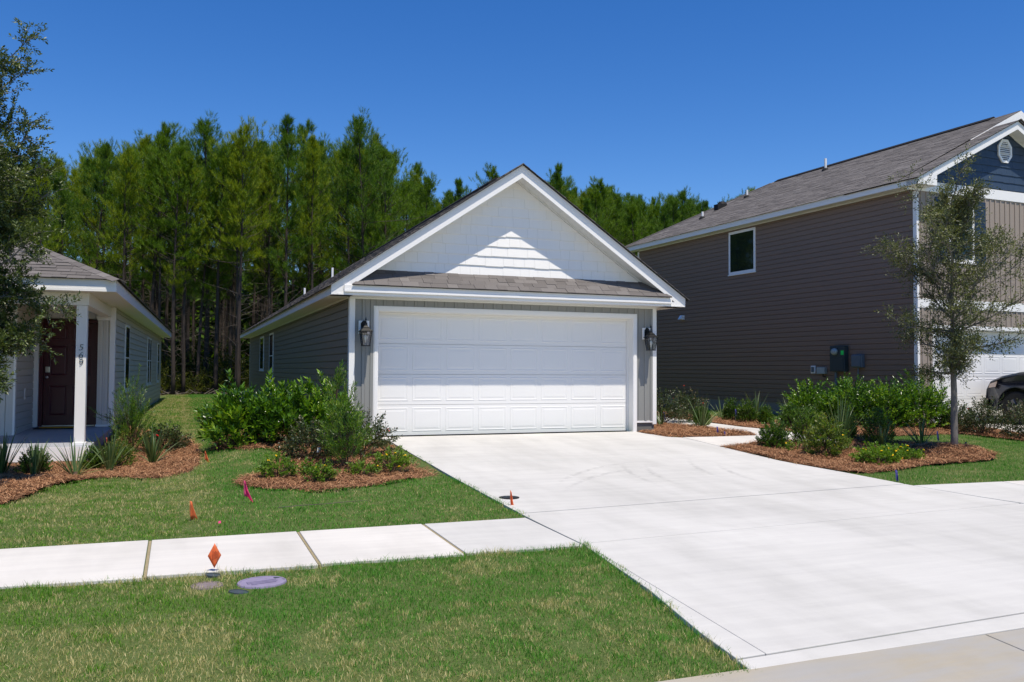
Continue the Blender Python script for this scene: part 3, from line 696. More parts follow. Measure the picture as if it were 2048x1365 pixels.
# door casing: outer and inner step, jambs, head
c = MB(); c.box(-.072, .012, -.022, .02, -.02, 2.2366); c.box(4.923, 5.0066, -.022, .02, -.02, 2.2366); c.box(.0125, 4.9225, -.022, .02, 2.152, 2.2366)
c.build('door_casing', 'white_trim', H, bevel=.004)
c = MB(); c.box(-.056, .0, -.03, -.0225, -.02, 2.215); c.box(4.935, 4.991, -.03, -.0225, -.02, 2.215); c.box(.001, 4.934, -.03, -.0225, 2.17, 2.215); c.build('casing_moulding', 'white_trim', H, bevel=.003)
c = MB(); c.box(-.03, .0115, .0205, .246, -.02, 2.18); c.box(4.9235, 4.96, .0205, .246, -.02, 2.18); c.box(.012, 4.923, .0205, .246, 2.14, 2.18); c.build('door_jamb', 'white_trim', H)
c = MB(); c.box(.012, .035, .165, .197, -.01, 2.139); c.box(4.90, 4.923, .165, .197, -.01, 2.139); c.box(.036, 4.899, .165, .197, 2.11, 2.139); c.build('door_stop', 'white_trim', H)
garage_door(H, 1, .02, 4.915, .20, .004, 2.135)
# eaves and roof
ax, az, sl = 2.5, 4.805, .678
gable_front(H, 1, ax, az, sl, -.852, 5.852, -.37, 0, 2.3765, .225, 2.79, 'white_shake', shz=2.85, wmin=.16, wmax=.46, npan=24)
MB().box(-.75, 5.75, -.376, -.3705, 2.3765, 2.40).build('fascia_moulding', 'white_trim', H)
c = MB(); c.box(-.765, 5.765, -.3702, -.351, 2.3768, 2.46); c.build('eave_return', 'white_trim', H)
MB().box(-.645, 5.545, -.405, -.3765, 2.425, 2.54).build('fascia', 'white_trim', H, bevel=.003)
MB().box(-.645, 5.545, -.412, -.4055, 2.425, 2.465).build('fascia_moulding', 'white_trim', H, bevel=.002)
MB().box(-.84, 5.84, -.349, -.023, 2.3768, 2.385).build('front_soffit', 'soffit', H)
for s, xe, xw in ((-1, -.852, XL), (1, 5.852, XR)):
    a, b = sorted((xe, xe - s * .02)); MB().box(a, b, -.349, BK + .3, 2.3765, 2.5465).build('side_fascia', 'white_trim', H)
    a, b = sorted((xe - s * .021, xw - s * .002))
    y = -.349
    while y < BK + .25:
        MB().box(a, b, y + .002, min(y + .40, BK + .28), 2.3768, 2.386).build('soffit_panel', 'soffit', H); y += .402
    a, b = sorted((xw, xw + s * .02)); MB().box(a, b, .101, BK - .091, 2.351, 2.376).build('soffit_trim', 'soffit', H)
OV = .055
for s in (-1, 1):
    xe = ax + s * (3.352 + OV); ze = az + .012 - sl * (3.352 + OV); y0, y1 = -.37 - OV, BK + .3
    MB().prism([(xe, y0, ze), (ax, y0, az + .012), (ax, y0, az - .005), (xe, y0, ze - .012)], (0, y1 - y0, 0)).build('roof_deck', 'ridge', H)
    n = math.hypot(1, sl)
    t = roof_tabs(1, (xe, y0, ze), (0, 1, 0), (-s / n, 0, sl / n), lambda v: (0, y1 - y0), (3.352 + OV) * n)
    t.build('shingles', 'shingle', H, kind='stuff')
t = MB()
y = -.41
while y < BK + .3:
    t.prism([(ax - .14, y, az + .016 - .14 * sl), (ax, y, az + .03), (ax + .14, y, az + .016 - .14 * sl), (ax, y, az + .018)], (0, .23, 0)); y += .236
t.build('ridge_cap', 'shingle', H, kind='stuff')
c = MB(); c.prism([(ax - .16, 1.0, az - .085), (ax, 1.0, az + .035), (ax + .16, 1.0, az - .085), (ax + .16, 1.0, az - .05), (ax, 1.0, az + .07), (ax - .16, 1.0, az - .05)], (0, 12, 0)); c.build('ridge_vent', 'ridge', H)
# little roof across the front under the gable
py0, pz0, py1, pz1 = -.44, 2.548, -.0, 2.855; pl = math.hypot(py1 - py0, pz1 - pz0)
MB().prism([(-.64, py0, pz0 - .012), (-.64, py0, pz0 - .002), (-.64, py1 - .002, pz1 - .002), (-.64, py1 - .002, pz1 - .012)], (0, 0, 0)) if 0 else None
kf = az - .225 + .02
cl = [((-sl, 0, 1), kf - sl * ax), ((sl, 0, 1), kf + sl * ax)]
def pent(off):
    P = [(-.64, py0, pz0), (5.54, py0, pz0), (5.54, py1, pz1), (-.64, py1, pz1)]
    for nn, kk in cl: P = clip(P, nn, kk)
    return [(a, b, q + off) for a, b, q in P]
a_, b_ = pent(-.012), pent(-.002); n = len(a_)
MB().add(a_ + b_, [tuple(range(n))[::-1], tuple(range(n, 2 * n))] + [(i, (i + 1) % n, n + (i + 1) % n, n + i) for i in range(n)]).build('lower_roof_deck', 'ridge', H)
roof_tabs(1, (-.62, py0, pz0), (1, 0, 0), (0, (py1 - py0) / pl, (pz1 - pz0) / pl), lambda v: (0, 6.14), pl, .135, .15, .30, .014, R, H, cl)
MB().box(.2, 4.8, -.012, -.0005, 2.80, 2.852).build('flashing', 'white_trim', H) if 0 else None
for x, y in ((2.05, 17.4), (1.35, 19.6)):
    z = az - sl * abs(x - ax); MB().lathe([(.04, z - .05), (.04, z + (.36 if y < 18 else .25))], (x, y, 0), 10).build('vent_pipe', 'pvc', H, smooth=False)
window(H, 1, 'x', XL, 15.6, 17.0, 1.09, 2.25, -1, fw=.06); window(H, 1, 'x', XL, 12.45, 13.6, .76, 2.25, -1, rails=(1.546,), fw=.06)

# wall lanterns
def lantern(x, label, tilt):
    t = thing('wall_lantern', (x, -.018, 0), label, 'lantern', 'black carriage lanterns beside the garage door')
    MB().box(-.09, .09, -.03, 0, 1.752, 1.975).build('mounting_block', 'white_trim', t, bevel=.004)
    P = [(-.055, 1.765), (.055, 1.765), (.055, 1.93), (.03, 1.965), (.0, 1.98), (-.03, 1.965), (-.055, 1.93)]
    MB().prism([(a, -.048, b) for a, b in P], (0, .0175, 0)).build('back_plate', 'black_metal', t, bevel=.004)
    a = MB(); a.tube([(0, -.045, 1.80), (0, -.09, 1.795), (0, -.15, 1.83), (0, -.185, 1.90), (0, -.185, 1.925)], [.011, .011, .010, .010, .009], 8)
    a.tube([(0, -.045, 1.90), (0, -.085, 1.915), (0, -.12, 1.885), (0, -.105, 1.85)], [.007, .008, .007, .005], 6)
    a.lathe([(.002, 2.03), (.008, 2.005), (.015, 1.985), (.007, 1.965), (.012, 1.95), (.012, 1.92)], (0, -.185, 0), 8)
    a.build('arm', 'black_metal', t, smooth=True)
    cy = -.185; cage = MB(); tw, bw, zt, zb = .088, .058, 1.785, 1.548
    for sx in (-1, 1):
        for sy in (-1, 1): cage.tube([(sx * tw, cy + sy * tw, zt), (sx * bw, cy + sy * bw, zb)], .0055, 4)
        cage.tube([(sx * tw, cy, zt), (sx * bw, cy, zb)], .003, 4); cage.tube([(0, cy + sx * tw, zt), (0, cy + sx * bw, zb)], .003, 4)
    cage.box(-bw - .01, bw + .01, cy - bw - .01, cy + bw + .01, zb - .008, zb + .006)
    cage.build('cage', 'black_metal', t)
    r = MB()
    for (w0, z0, w1, z1) in ((tw + .017, zt, tw + .017, zt + .010), (tw + .010, zt + .010, .055, zt + .055), (.055, zt + .055, .055, zt + .068), (.050, zt + .068, .022, zt + .10), (.024, zt + .10, .024, zt + .112), (.016, zt + .112, .010, zt + .14)):
        r.hexa([(-w0, cy - w0, z0), (w0, cy - w0, z0), (w0, cy + w0, z0), (-w0, cy + w0, z0)], [(-w1, cy - w1, z1), (w1, cy - w1, z1), (w1, cy + w1, z1), (-w1, cy + w1, z1)])
    r.build('lantern_roof', 'black_metal', t)
    for sx, sy in ((1, 0), (-1, 0), (0, 1), (0, -1)):
        g = MB(); e = .004
        if sx: q = [(sx * (bw - e), cy - bw, zb), (sx * (bw - e), cy + bw, zb), (sx * (tw - e), cy + tw, zt), (sx * (tw - e), cy - tw, zt)]; dq = (sx * -.002, 0, 0)
        else: q = [(-bw, cy + sy * (bw - e), zb), (bw, cy + sy * (bw - e), zb), (tw, cy + sy * (tw - e), zt), (-tw, cy + sy * (tw - e), zt)]; dq = (0, sy * -.002, 0)
        g.prism(q, dq); g.build('glass_pane', 'lantern_glass', t)
    MB().lathe([(.012, 1.60), (.013, 1.635), (.027, 1.66), (.032, 1.685), (.027, 1.71), (.012, 1.727), (.001, 1.732)], (0, cy, 0), 12).build('bulb', 'bulb', t, smooth=True)
    return t
lantern(-.243, 'black carriage lantern on the grey strip left of the garage door', 0); lantern(5.205, 'black carriage lantern on the grey strip right of the garage door', 0)

# ------------------------------------------------------------------ pale house with the porch, left
S = .95
H = thing('house', (-3.95811, -.73479, .05787), 'pale single-storey house with hipped roof, white porch column and dark red front door', 'house', rz=-.0305)
wx, wy, far = -.494, 4.48, 22.3
MB(S).box(-8.2, wx - .016, 5.2, far, -.35, 2.37).build('wall', 'pale_board', H); MB(S).box(-8.2, -1.996, 3.02, 5.19, -.35, 2.37).build('wall', 'pale_board', H)
MB(S).box(-.815, wx - .016, 4.50, 5.19, -.1, 2.37).build('wall', 'pale_board', H)
MB(S).box(-.6, wx - .02, 4.52, far - .05, -.5, .03).build('foundation', 'block', H)
lap_wall(H, 'pale_lap', S, wx - .016, wy + .09, far - .09, .02, 2.34, 1, .133)
for b in (wy, far - .09): MB(S).box(wx - .1, wx, b - .018, b + .085, -.02, 2.34).build('corner_trim', 'white_trim', H, bevel=.004)
board_strip(H, 'pale_board', S, 4.50, -.815, wx - .101, .02, 2.1, -.82, .1); MB(S).box(-.83, wx - .1005, 4.465, 4.499, 2.10, 2.135).build('head_trim', 'white_trim', H)
MB(S).box(-.83, wx - .1005, 4.475, 4.499, -.02, .018).build('starter_trim', 'white_trim', H)
MB(S).box(-.83, wx - .001, 4.47, 4.60, 2.136, 2.37).build('wall_head', 'white_vinyl', H)
# door alcove
lap_wall(H, 'pale_lap', S, -1.994, 3.09, 4.72, -.06, 2.34, 1, .133)
MB(S).box(-2.08, -1.975, 3.0, 3.085, -.12, 2.34).build('corner_trim', 'white_trim', H, bevel=.004); MB(S).box(-1.995, -1.90, 4.72, 4.82, -.05, 2.2).build('corner_trim', 'white_trim', H, bevel=.004)
for i in range(22): MB(S).box(-4.6 + .118 * i, -4.49 + .118 * i, 2.995, 3.015, -.1, 2.3).build('batten_board', 'pale_board', H)
board_strip(H, 'white_vinyl', S, 4.82, -1.90, -.83, 2.14, 2.37, -1.9, .2)
f = MB(S).box(-1.90, -1.83, 4.80, 4.92, -.02, 2.12); f.box(-.885, -.816, 4.80, 4.92, -.02, 2.12); f.box(-1.829, -.886, 4.80, 4.92, 2.05, 2.12); f.build('door_frame', 'maroon', H)
MB(S).box(-1.835, -.88, 4.80, 4.86, -.03, -.006).build('door_sill', 'steel', H)
MB(S).box(-1.90, -.82, 4.785, 4.799, 2.075, 2.10).build('door_head_trim', 'maroon', H)
d = MB(S).box(-1.824, -.892, 4.86, 4.90, -.004, 2.045).build('front_door', 'maroon', H)
pm = MB(S)
for ins, dy in ((0, 0), (.004, -.008), (.02, -.008), (.035, -.0), (.05, -.004)): pm.v += [(ins, dy, ins), (.33 - ins, dy, ins), (.33 - ins, dy, .62 - ins), (ins, dy, .62 - ins)]
for i in range(4):
    for j in range(4): pm.f.append((4 * i + j, 4 * i + (j + 1) % 4, 4 * i + 4 + (j + 1) % 4, 4 * i + 4 + j))
pm.f.append((16, 17, 18, 19)); pmm = pm.mesh('panel'); pmm.materials.append(MT['maroon'])
for px_ in (-1.73, -1.31):
    for pz, sc_ in ((.18, 1.), (.98, 1.), (1.72, .38)):
        o = link('panel', pmm, None, d); o.location = (px_ * S, 4.859 * S, pz * S); o.scale = (1, 1, sc_)
MB(S).lathe([(.022, 0), (.024, -.012), (.012, -.02), (.014, -.035), (.03, -.045), (.032, -.062), (.02, -.075), (.001, -.078)], (-1.755, 4.86, .955), 12, 'y').build('knob', 'steel', d, smooth=True)
MB(S).box(-1.795, -1.715, 4.838, 4.86, 1.05, 1.17).build('keypad_lock', 'steel', d, bevel=.006)
MB(S).box(-1.839, -1.8315, 4.84, 4.859, 0, 2.05).build('weatherstrip', 'white_trim', H)
o = MB(S); o.box(-1.981, -1.968, 3.80, 3.93, .55, .76); o.build('outlet_cover', 'white_trim', H, bevel=.004)
MB(S).box(-1.967, -1.962, 3.845, 3.885, .59, .72).build('outlet_flap', 'pale_lap', H)
# porch floor, column, beams
MB(S).hexa([(-8.2, .9, -.55), (wx - .02, .9, -.55), (wx - .02, 5.2, -.55), (-8.2, 5.2, -.55)], [(-8.2, .9, -.115), (wx - .02, .9, -.115), (wx - .02, 5.2, -.012), (-8.2, 5.2, -.012)]).build('porch_slab', 'concrete_grey', H, bevel=.008)
MB(S).box(-8.2, wx - .015, .875, .899, -.34, -.118).build('slab_edge', 'white_trim', H)
col_ = MB(S).box(-.755, -.597, 1.0, 1.158, -.10, 2.165).build('porch_column', 'white_trim', H, bevel=.006)
for a_ in (-.72, -.632): MB(S).box(a_ - .004, a_ + .004, .996, 1.0005, -.1, 2.165).build('column_bead', 'white_trim', col_)
MB(S).box(-.775, -.577, .98, 1.178, -.112, -.06).build('column_base', 'white_trim', col_, bevel=.004)
for ch, z in (('5', 1.432), ('6', 1.308), ('9', 1.187)):
    fc = bpy.data.curves.new('digit', 'FONT'); fc.body = ch; fc.size = .150 * S; fc.extrude = .002; fc.align_x = 'CENTER'; fc.shear = .2; fc.offset = -.0025
    me = bpy.data.meshes.new_from_object(bpy.data.objects.new('tmp', fc)); o = link('digit', me, None, col_); me.materials.clear(); me.materials.append(MT['black_metal'])
    o.rotation_euler = (math.radians(90), 0, 0); o.location = (-.682 * S, .990 * S, z * S)
for o in [q for q in bpy.data.objects if q.name.startswith('tmp')]: bpy.data.objects.remove(o)
MB(S).box(-8.2, -.572, .985, 1.175, 2.167, 2.37).build('porch_beam', 'white_vinyl', H, bevel=.004)
MB(S).box(-.752, -.5725, 1.176, 4.47, 2.167, 2.37).build('porch_beam', 'white_vinyl', H, bevel=.004)
MB(S).box(-8.2, -.753, 1.176, 4.9, 2.33, 2.345).build('porch_ceiling', 'soffit', H)
MB(S).box(-8.2, -.155, .62, .984, 2.372, 2.38).build('front_soffit', 'soffit', H)
y = .985
while y < far + .2: MB(S).box(wx - .25, -.156, y + .002, y + .40, 2.372, 2.38).build('soffit_panel', 'soffit', H); y += .402
MB(S).box(-8.2, -.135, .6, .6195, 2.37, 2.56).build('fascia', 'white_trim', H); MB(S).box(-8.2, -.132, .592, .5995, 2.37, 2.455).build('fascia_moulding', 'white_trim', H)
MB(S).box(-8.2, -.134, .588, .5915, 2.37, 2.41).build('fascia_moulding', 'white_trim', H)
MB(S).box(-.155, -.135, .62, far + .35, 2.37, 2.56).build('side_fascia', 'white_trim', H)
hs = .47; ex, ey = -.085, .55; hw = 4.06; ez = 2.562; yb = far + .4
Wd = 2 * hw; ap1 = (ex - hw, ey + hw, ez + hs * hw); ap2 = (ex - hw, yb - hw, ez + hs * hw)
c1, c2, c3, c4 = (ex, ey, ez), (ex, yb, ez), (ex - Wd, yb, ez), (ex - Wd, ey, ez)
MB(S).add([c1, c2, c3, c4, ap1, ap2], [(0, 1, 5, 4), (1, 2, 5), (2, 3, 4, 5), (3, 0, 4), (3, 2, 1, 0)]).build('roof_deck', 'ridge', H)
n = math.hypot(1, hs); nn = n
roof_tabs(S, c4, (1, 0, 0), (0, 1 / n, hs / n), lambda v: ((v + .13) / nn, Wd - (v + .13) / nn), hw * n, th=.014).build('shingles', 'shingle', H, kind='stuff')
roof_tabs(S, c1, (0, 1, 0), (-1 / n, 0, hs / n), lambda v: ((v + .13) / nn, yb - ey - (v + .13) / nn), hw * n, th=.014).build('shingles', 'shingle', H, kind='stuff')
t = MB(S); k_ = 0.
while k_ < hw - .3:   # hip caps
    p0 = Vector((ex - k_, ey + k_, ez + hs * k_ + .010)); p1 = Vector((ex - k_ - .17, ey + k_ + .17, ez + hs * (k_ + .17) + .002)); sd = Vector((.10, .10, -.04)) ; sd2 = Vector((-.10, -.10, -.04))
    t.hexa([p0 + sd, p0 + Vector((0, 0, .004)), p1 + Vector((0, 0, .006)), p1 + sd], [p0 + sd - Vector((0, 0, .01)), p0 - Vector((0, 0, .002)), p1 - Vector((0, 0, .006)), p1 + sd - Vector((0, 0, .01))])
    t.hexa([p0 + sd2, p0 + Vector((0, 0, .004)), p1 + Vector((0, 0, .006)), p1 + sd2], [p0 + sd2 - Vector((0, 0, .01)), p0 - Vector((0, 0, .002)), p1 - Vector((0, 0, .006)), p1 + sd2 - Vector((0, 0, .01))]); k_ += .14
t.build('hip_cap', 'shingle', H, kind='stuff')
window(H, S, 'x', wx, 6.55, 7.62, .63, 2.13, 1, rails=(1.38,), fw=.06); window(H, S, 'x', wx, 14.1, 15.9, .64, 2.1, 1, rails=(1.38,), fw=.06, mull=(15.0,)); window(H, S, 'x', wx, 19.5, 20.6, .64, 2.07, 1, rails=(1.38,), fw=.06)
LH = H
mt = thing('doormat', (0, 0, 0), 'yellow and black doormat lying in front of the dark red door', 'doormat'); mt.parent = None
th_ = -.0305
def lw(X, Y, Z): return (-3.95811 + S * (X * math.cos(th_) - Y * math.sin(th_)), -.73479 + S * (X * math.sin(th_) + Y * math.cos(th_)), .05787 + S * Z)
mt.location = lw(-1.45, 4.35, -.03); mt.rotation_euler = (0, 0, th_)
MB().box(-.40, .40, -.24, .24, 0, .012).build('mat_base', 'black_rubber', mt, bevel=.004)
MB().lathe([(.36, .0125), (.35, .019)], (0, 0, 0), 20).build('mat_pattern', 'doormat', mt).scale = (.95, .5, 1)

# ------------------------------------------------------------------ two-storey taupe house, right
H = thing('house', (12, 0, 0), 'two-storey taupe house with brown lap siding, blue shingled gable and white garage door', 'house', rz=.04473)
wx, wy, far = .322, .293, 12.1; RX2 = 8.05
MB().box(wx + .016, RX2, wy + .25, far, -.1, 5.33).build('wall', 'tan_board', H)
MB().box(wx + .016, .86, wy + .003, wy + .249, 0, 5.33).build('front_wall', 'tan_board', H); MB().box(5.74, RX2, wy + .003, wy + .249, 0, 5.33).build('front_wall', 'tan_board', H)
MB().box(.861, 5.739, wy + .003, wy + .249, 2.16, 5.33).build('front_wall', 'tan_board', H)
MB().box(wx + .02, .8, wy + .02, far - .02, -.4, .32).build('foundation', 'block', H)
lap_wall(H, 'taupe_lap', 1, wx + .016, wy + .09, far - .09, .32, 5.30, -1, .1265)
MB().box(wx, wx + .066, wy - .02, wy + .085, .28, 5.255).build('corner_trim', 'white_trim', H, bevel=.004); MB().box(wx, wx + .1, far - .09, far + .01, .28, 5.30).build('corner_trim', 'white_trim', H)
f0 = 2.892 - .172 * 15 + .023
board_strip(H, 'tan_board', 1, wy, wx + .0665, RX2, 2.822, 5.258, f0, .172); board_strip(H, 'tan_board', 1, wy, wx + .0665, .775, .05, 2.612, f0, .172)
board_strip(H, 'tan_board', 1, wy, .7755, RX2, 2.245, 2.612, f0, .172)
MB().box(wx + .0005, RX2, wy - .03, wy + .002, 2.614, 2.82).build('belly_band', 'white_trim', H, bevel=.004)
MB().box(wx - .26, RX2, wy - .032, wy + .002, 5.26, 5.495).build('gable_band', 'white_trim', H, bevel=.004)
c = MB(); c.box(.776, .862, wy - .022, wy + .02, -.02, 2.235); c.box(5.73, 5.816, wy - .022, wy + .02, -.02, 2.235); c.box(.8625, 5.7295, wy - .022, wy + .02, 2.15, 2.235); c.build('door_casing', 'white_trim', H, bevel=.004)
c = MB(); c.box(.83, .861, wy + .021, wy + .246, -.02, 2.18); c.box(5.731, 5.77, wy + .021, wy + .246, -.02, 2.18); c.box(.862, 5.73, wy + .021, wy + .246, 2.135, 2.18); c.build('door_jamb', 'white_trim', H)
garage_door(H, 1, .865, 5.728, wy + .2, .01, 2.13)
ax, az, sl = 3.28, 7.115, .505
gable_front(H, 1, ax, az, sl, .024, 6.536, -.03, wy, 5.332, .20, 5.49, 'blue_shake', shz=5.53, npan=20, wmin=.14, wmax=.34)
MB().prism([(.024, -.028, 5.332), (.024, -.028, 5.47), (.62, -.028, 5.62), (.62, -.028, 5.332)], (0, .31, 0)).build('eave_return', 'white_trim', H)
MB().box(.024, .044, -.009, far + .55, 5.33, 5.49).build('side_fascia', 'white_trim', H); y = .29
while y < far + .5: MB().box(.045, wx + .005, y + .002, y + .40, 5.331, 5.339).build('soffit_panel', 'soffit', H); y += .402
MB().box(wx - .02, wx + .001, wy + .1, far - .1, 5.302, 5.33).build('soffit_trim', 'soffit', H)
# main roof: ridge further right and higher than the front gable, hipped at the back
ex, ez, hw = -.015, 5.478, 4.19; y0, yh = .56, far + .6; n = math.hypot(1, .514); s5 = .514
rz_ = ez + s5 * hw
MB().add([(ex, y0, ez), (ex, yh, ez), (ex + hw, yh - hw * .74, rz_), (ex + hw, y0, rz_), (ex + 2 * hw, y0, ez), (ex + 2 * hw, yh, ez)],
         [(0, 1, 2, 3), (3, 2, 5, 4), (1, 5, 2), (0, 3, 4)]).build('roof_deck', 'ridge', H)
roof_tabs(1, (ex, y0 - .03, ez), (0, 1, 0), (1 / n, 0, s5 / n), lambda v: (0 if 1 else 0, yh - y0 + .03 - (v + .13) / math.hypot(1, s5) * .74), hw * n, .142, .2, .4, .010).build('shingles', 'shingle', H, kind='stuff')
# front gable roof slopes
for s in (-1, 1):
    xe = ax + s * 3.29; ze = az + .012 - sl * 3.29
    MB().prism([(xe, -.068, ze), (ax, -.068, az + .012), (ax, -.068, az - .005), (xe, -.068, ze - .012)], (0, 2.2, 0)).build('front_roof_deck', 'ridge', H)
    n = math.hypot(1, sl); roof_tabs(1, (xe, -.07, ze), (0, 1, 0), (-s / n, 0, sl / n), lambda v: (0, .64), 3.29 * n, .142, .2, .4, .010).build('shingles', 'shingle', H, kind='stuff')
gx, gz0 = ex + hw, rz_
P = [(2.4, y0 - .03, gz0 - s5 * (gx - 2.4) - .20), (2.4, y0 - .03, gz0 - s5 * (gx - 2.4) - .01), (gx, y0 - .03, gz0 - .01), (gx + 2.2, y0 - .03, gz0 - s5 * 2.2 - .01), (gx + 2.2, y0 - .03, gz0 - s5 * 2.2 - .2), (gx, y0 - .03, gz0 - .20)]
MB().prism(P, (0, .025, 0)).build('upper_rake_board', 'white_trim', H)
MB().prism([(1.9, y0, gz0 - s5 * (gx - 1.9) - .3), (gx, y0, gz0 - .05), (gx + 2.2, y0, gz0 - s5 * 2.2 - .05), (gx + 2.2, y0, 5.6), (1.9, y0, 5.6)], (0, .1, 0)).build('upper_gable_wall', 'tan_board', H)
c = MB(); c.prism([(gx - .16, 1.27, gz0 - .075), (gx, 1.27, gz0 + .015), (gx + .16, 1.27, gz0 - .075), (gx + .16, 1.27, gz0 - .045), (gx, 1.27, gz0 + .045), (gx - .16, 1.27, gz0 - .045)], (0, 8.1, 0)); c.build('ridge_vent', 'ridge', H)
t = MB(); k_ = 0.
while k_ < hw - .2:
    a, b = Vector((ex + k_, yh - k_ * .74, ez + s5 * k_ + .012)), Vector((ex + k_ + .2, yh - (k_ + .2) * .74, ez + s5 * (k_ + .2) + .006))
    for sd in (Vector((-.09, -.12, -.03)), Vector((.09, .12, -.03))):
        t.hexa([a + sd, a + Vector((0, 0, .01)), b + Vector((0, 0, .01)), b + sd], [a + sd - Vector((0, 0, .01)), a, b, b + sd - Vector((0, 0, .01))])
    k_ += .17
t.build('hip_cap', 'shingle', H, kind='stuff')
for x, y, h in ((1.407, 9.82, .22), (2.851, 9.344, .24), (3.65, 6.6, .36)):
    z = ez + s5 * (x - ex); p = MB().lathe([(.038, z - .05), (.038, z + h)], (x, y, 0), 10).build('vent_pipe', 'pvc', H)
    MB().lathe([(.12, z - .04), (.11, z + .02), (.045, z + .07)], (x, y, 0), 10).build('pipe_boot', 'black_rubber', p)
x, y = 2.3, 9.95; z = ez + s5 * (x - ex); v = MB()
v.lathe([(.16, z - .06), (.16, z + .10), (.13, z + .17), (.06, z + .20), (.001, z + .205)], (x, y, 0), 12); v.box(x - .26, x - .1, y - .11, y + .11, z - .10, z + .08)
v.build('roof_vent', 'black_rubber', H, smooth=False)
w_ = window(H, 1, 'x', wx, 5.80, 7.00, 3.99, 5.25, -1, fw=.075)
MB().box(wx - .0145, wx - .0125, 5.90, 6.14, 4.87, 5.15).build('sticker', 'paper', w_); MB().box(wx - .0145, wx - .0125, 6.16, 6.24, 4.95, 5.13).build('sticker', 'paper', w_)
for a in (1.32, 4.38):
    window(H, 1, 'y', wy, a, a + .84, 3.70, 5.20, -1, rails=(4.45,), fw=.07)
    for b in (a - .41, a + .86):
        s_ = MB().box(b, b + .36, wy - .03, wy - .014, 3.68, 5.16).build('shutter', 'blue_shutter', H, bevel=.004)
        for zz in np.arange(3.78, 5.06, .055): MB().box(b + .05, b + .31, wy - .037, wy - .031, zz, zz + .03).build('louvre', 'blue_shutter', s_)
# octagonal gable vent
vx, vz, r0 = 3.21, 6.45, .25; oct_ = lambda r, k=1.22: [(vx + r * math.cos(math.radians(22.5 + 45 * i)), vz + k * r * math.sin(math.radians(22.5 + 45 * i))) for i in range(8)]
a, b = oct_(r0), oct_(r0 - .055); m = MB(); yv = wy - .05
m.v = [(p, yv, q) for p, q in a] + [(p, yv, q) for p, q in b] + [(p, wy - .015, q) for p, q in a] + [(p, wy - .012, q) for p, q in b]
for i in range(8): j = (i + 1) % 8; m.f += [(i, j, 8 + j, 8 + i), (i, j, 16 + j, 16 + i), (8 + i, 8 + j, 24 + j, 24 + i)]
m.f.append(tuple(range(24, 32))); gv_ = m.build('gable_vent', 'white_trim', H)
for i in range(9):
    z = vz - .195 + i * .046; hwid = min(.178, (.30 - abs(z + .015 - vz)) * .8 + .02); MB().hexa([(vx - hwid, yv + .004, z), (vx + hwid, yv + .004, z), (vx + hwid, yv + .03, z + .03), (vx - hwid, yv + .03, z + .03)], [(vx - hwid, yv + .002, z + .006), (vx + hwid, yv + .002, z + .006), (vx + hwid, yv + .028, z + .036), (vx - hwid, yv + .028, z + .036)]).build('louvre', 'white_trim', gv_)
# service boxes on the side wall
xo = wx - .001
e = MB().box(xo - .14, xo, 2.33, 2.82, 1.16, 1.80).build('electric_panel', 'dark_box', H, bevel=.008)
MB().box(xo - .155, xo - .1405, 2.37, 2.78, 1.18, 1.50).build('panel_cover', 'dark_box', e, bevel=.006)
MB().lathe([(.085, -.0), (.085, -.05), (.075, -.055), (.07, -.09), (.03, -.10), (.001, -.101)], (xo - .1405, 2.63, 1.655), 16, 'x').build('meter_glass', 'light_box', e, smooth=True)
MB().box(xo - .143, xo - .1405, 2.355, 2.45, 1.575, 1.68).build('sticker', 'green_sticker', e)
MB().tube([(xo - .06, 2.70, 1.16), (xo - .06, 2.70, .1)], .035, 8).build('conduit', 'grey_box', e)
e = MB().box(xo - .12, xo, 1.81, 2.13, 1.26, 1.58).build('junction_box', 'grey_box', H, bevel=.02)
MB().box(xo - .15, xo - .1205, 1.83, 2.11, 1.28, 1.565).build('box_cover', 'grey_box', e, bevel=.015); MB().tube([(xo - .06, 1.97, 1.26), (xo - .06, 1.97, .05)], .02, 8).build('conduit', 'grey_box', e)
e = MB().box(xo - .09, xo, 3.06, 3.34, 1.10, 1.27).build('cable_box', 'light_box', H, bevel=.01); MB().tube([(xo - .05, 3.15, 1.10), (xo - .05, 3.15, 1.04), (xo - .05, 3.05, 1.02)], .015, 6).build('cable', 'black_rubber', e)
e = MB().box(xo - .04, xo, 3.45, 3.60, 1.11, 1.31).build('outlet_cover', 'white_trim', H, bevel=.006); MB().box(xo - .052, xo - .0405, 3.475, 3.575, 1.14, 1.28).build('outlet_lid', 'grey_box', e, bevel=.005)
e = MB().prism([(xo, 9.28, 2.79), (xo - .17, 9.28, 2.80), (xo - .08, 9.28, 2.93), (xo, 9.28, 2.93)], (0, .14, 0)).build('dryer_vent', 'white_trim', H)

# dark car standing nose-in at the neighbour's garage
ang = .04473
def rw(X, Y, Z=0.): return (12 + X * math.cos(ang) - Y * math.sin(ang), X * math.sin(ang) + Y * math.cos(ang), Z)
T = thing('pickup_truck', rw(3.25, 0, -.03), 'dark blue-grey pickup parked nose-in before the white garage door at right', 'pickup truck', rz=ang)
def arc(cy, cz, r, a0, a1, n=14): return [(cy + r * math.cos(math.radians(a0 + (a1 - a0) * i / n)), cz + r * math.sin(math.radians(a0 + (a1 - a0) * i / n))) for i in range(n + 1)]
fwc, rwc = -.62, -4.15
prof = [(.16, .34), (.20, .55), (.17, .78), (.06, .97), (-.18, 1.06), (-.6, 1.145), (-1.15, 1.19), (-5.2, 1.16), (-5.28, 1.0), (-5.28, .5)] + [(-4.7, .42)] + arc(rwc, .38, .46, 175, 5)[::1] + [(-1.25, .32)] + arc(fwc, .38, .47, 185, -8) + [(-.08, .32)]
b = MB(); n = len(prof); lv = [(-.93, .0), (-.98, .0), (.98, .0), (.93, 0)]
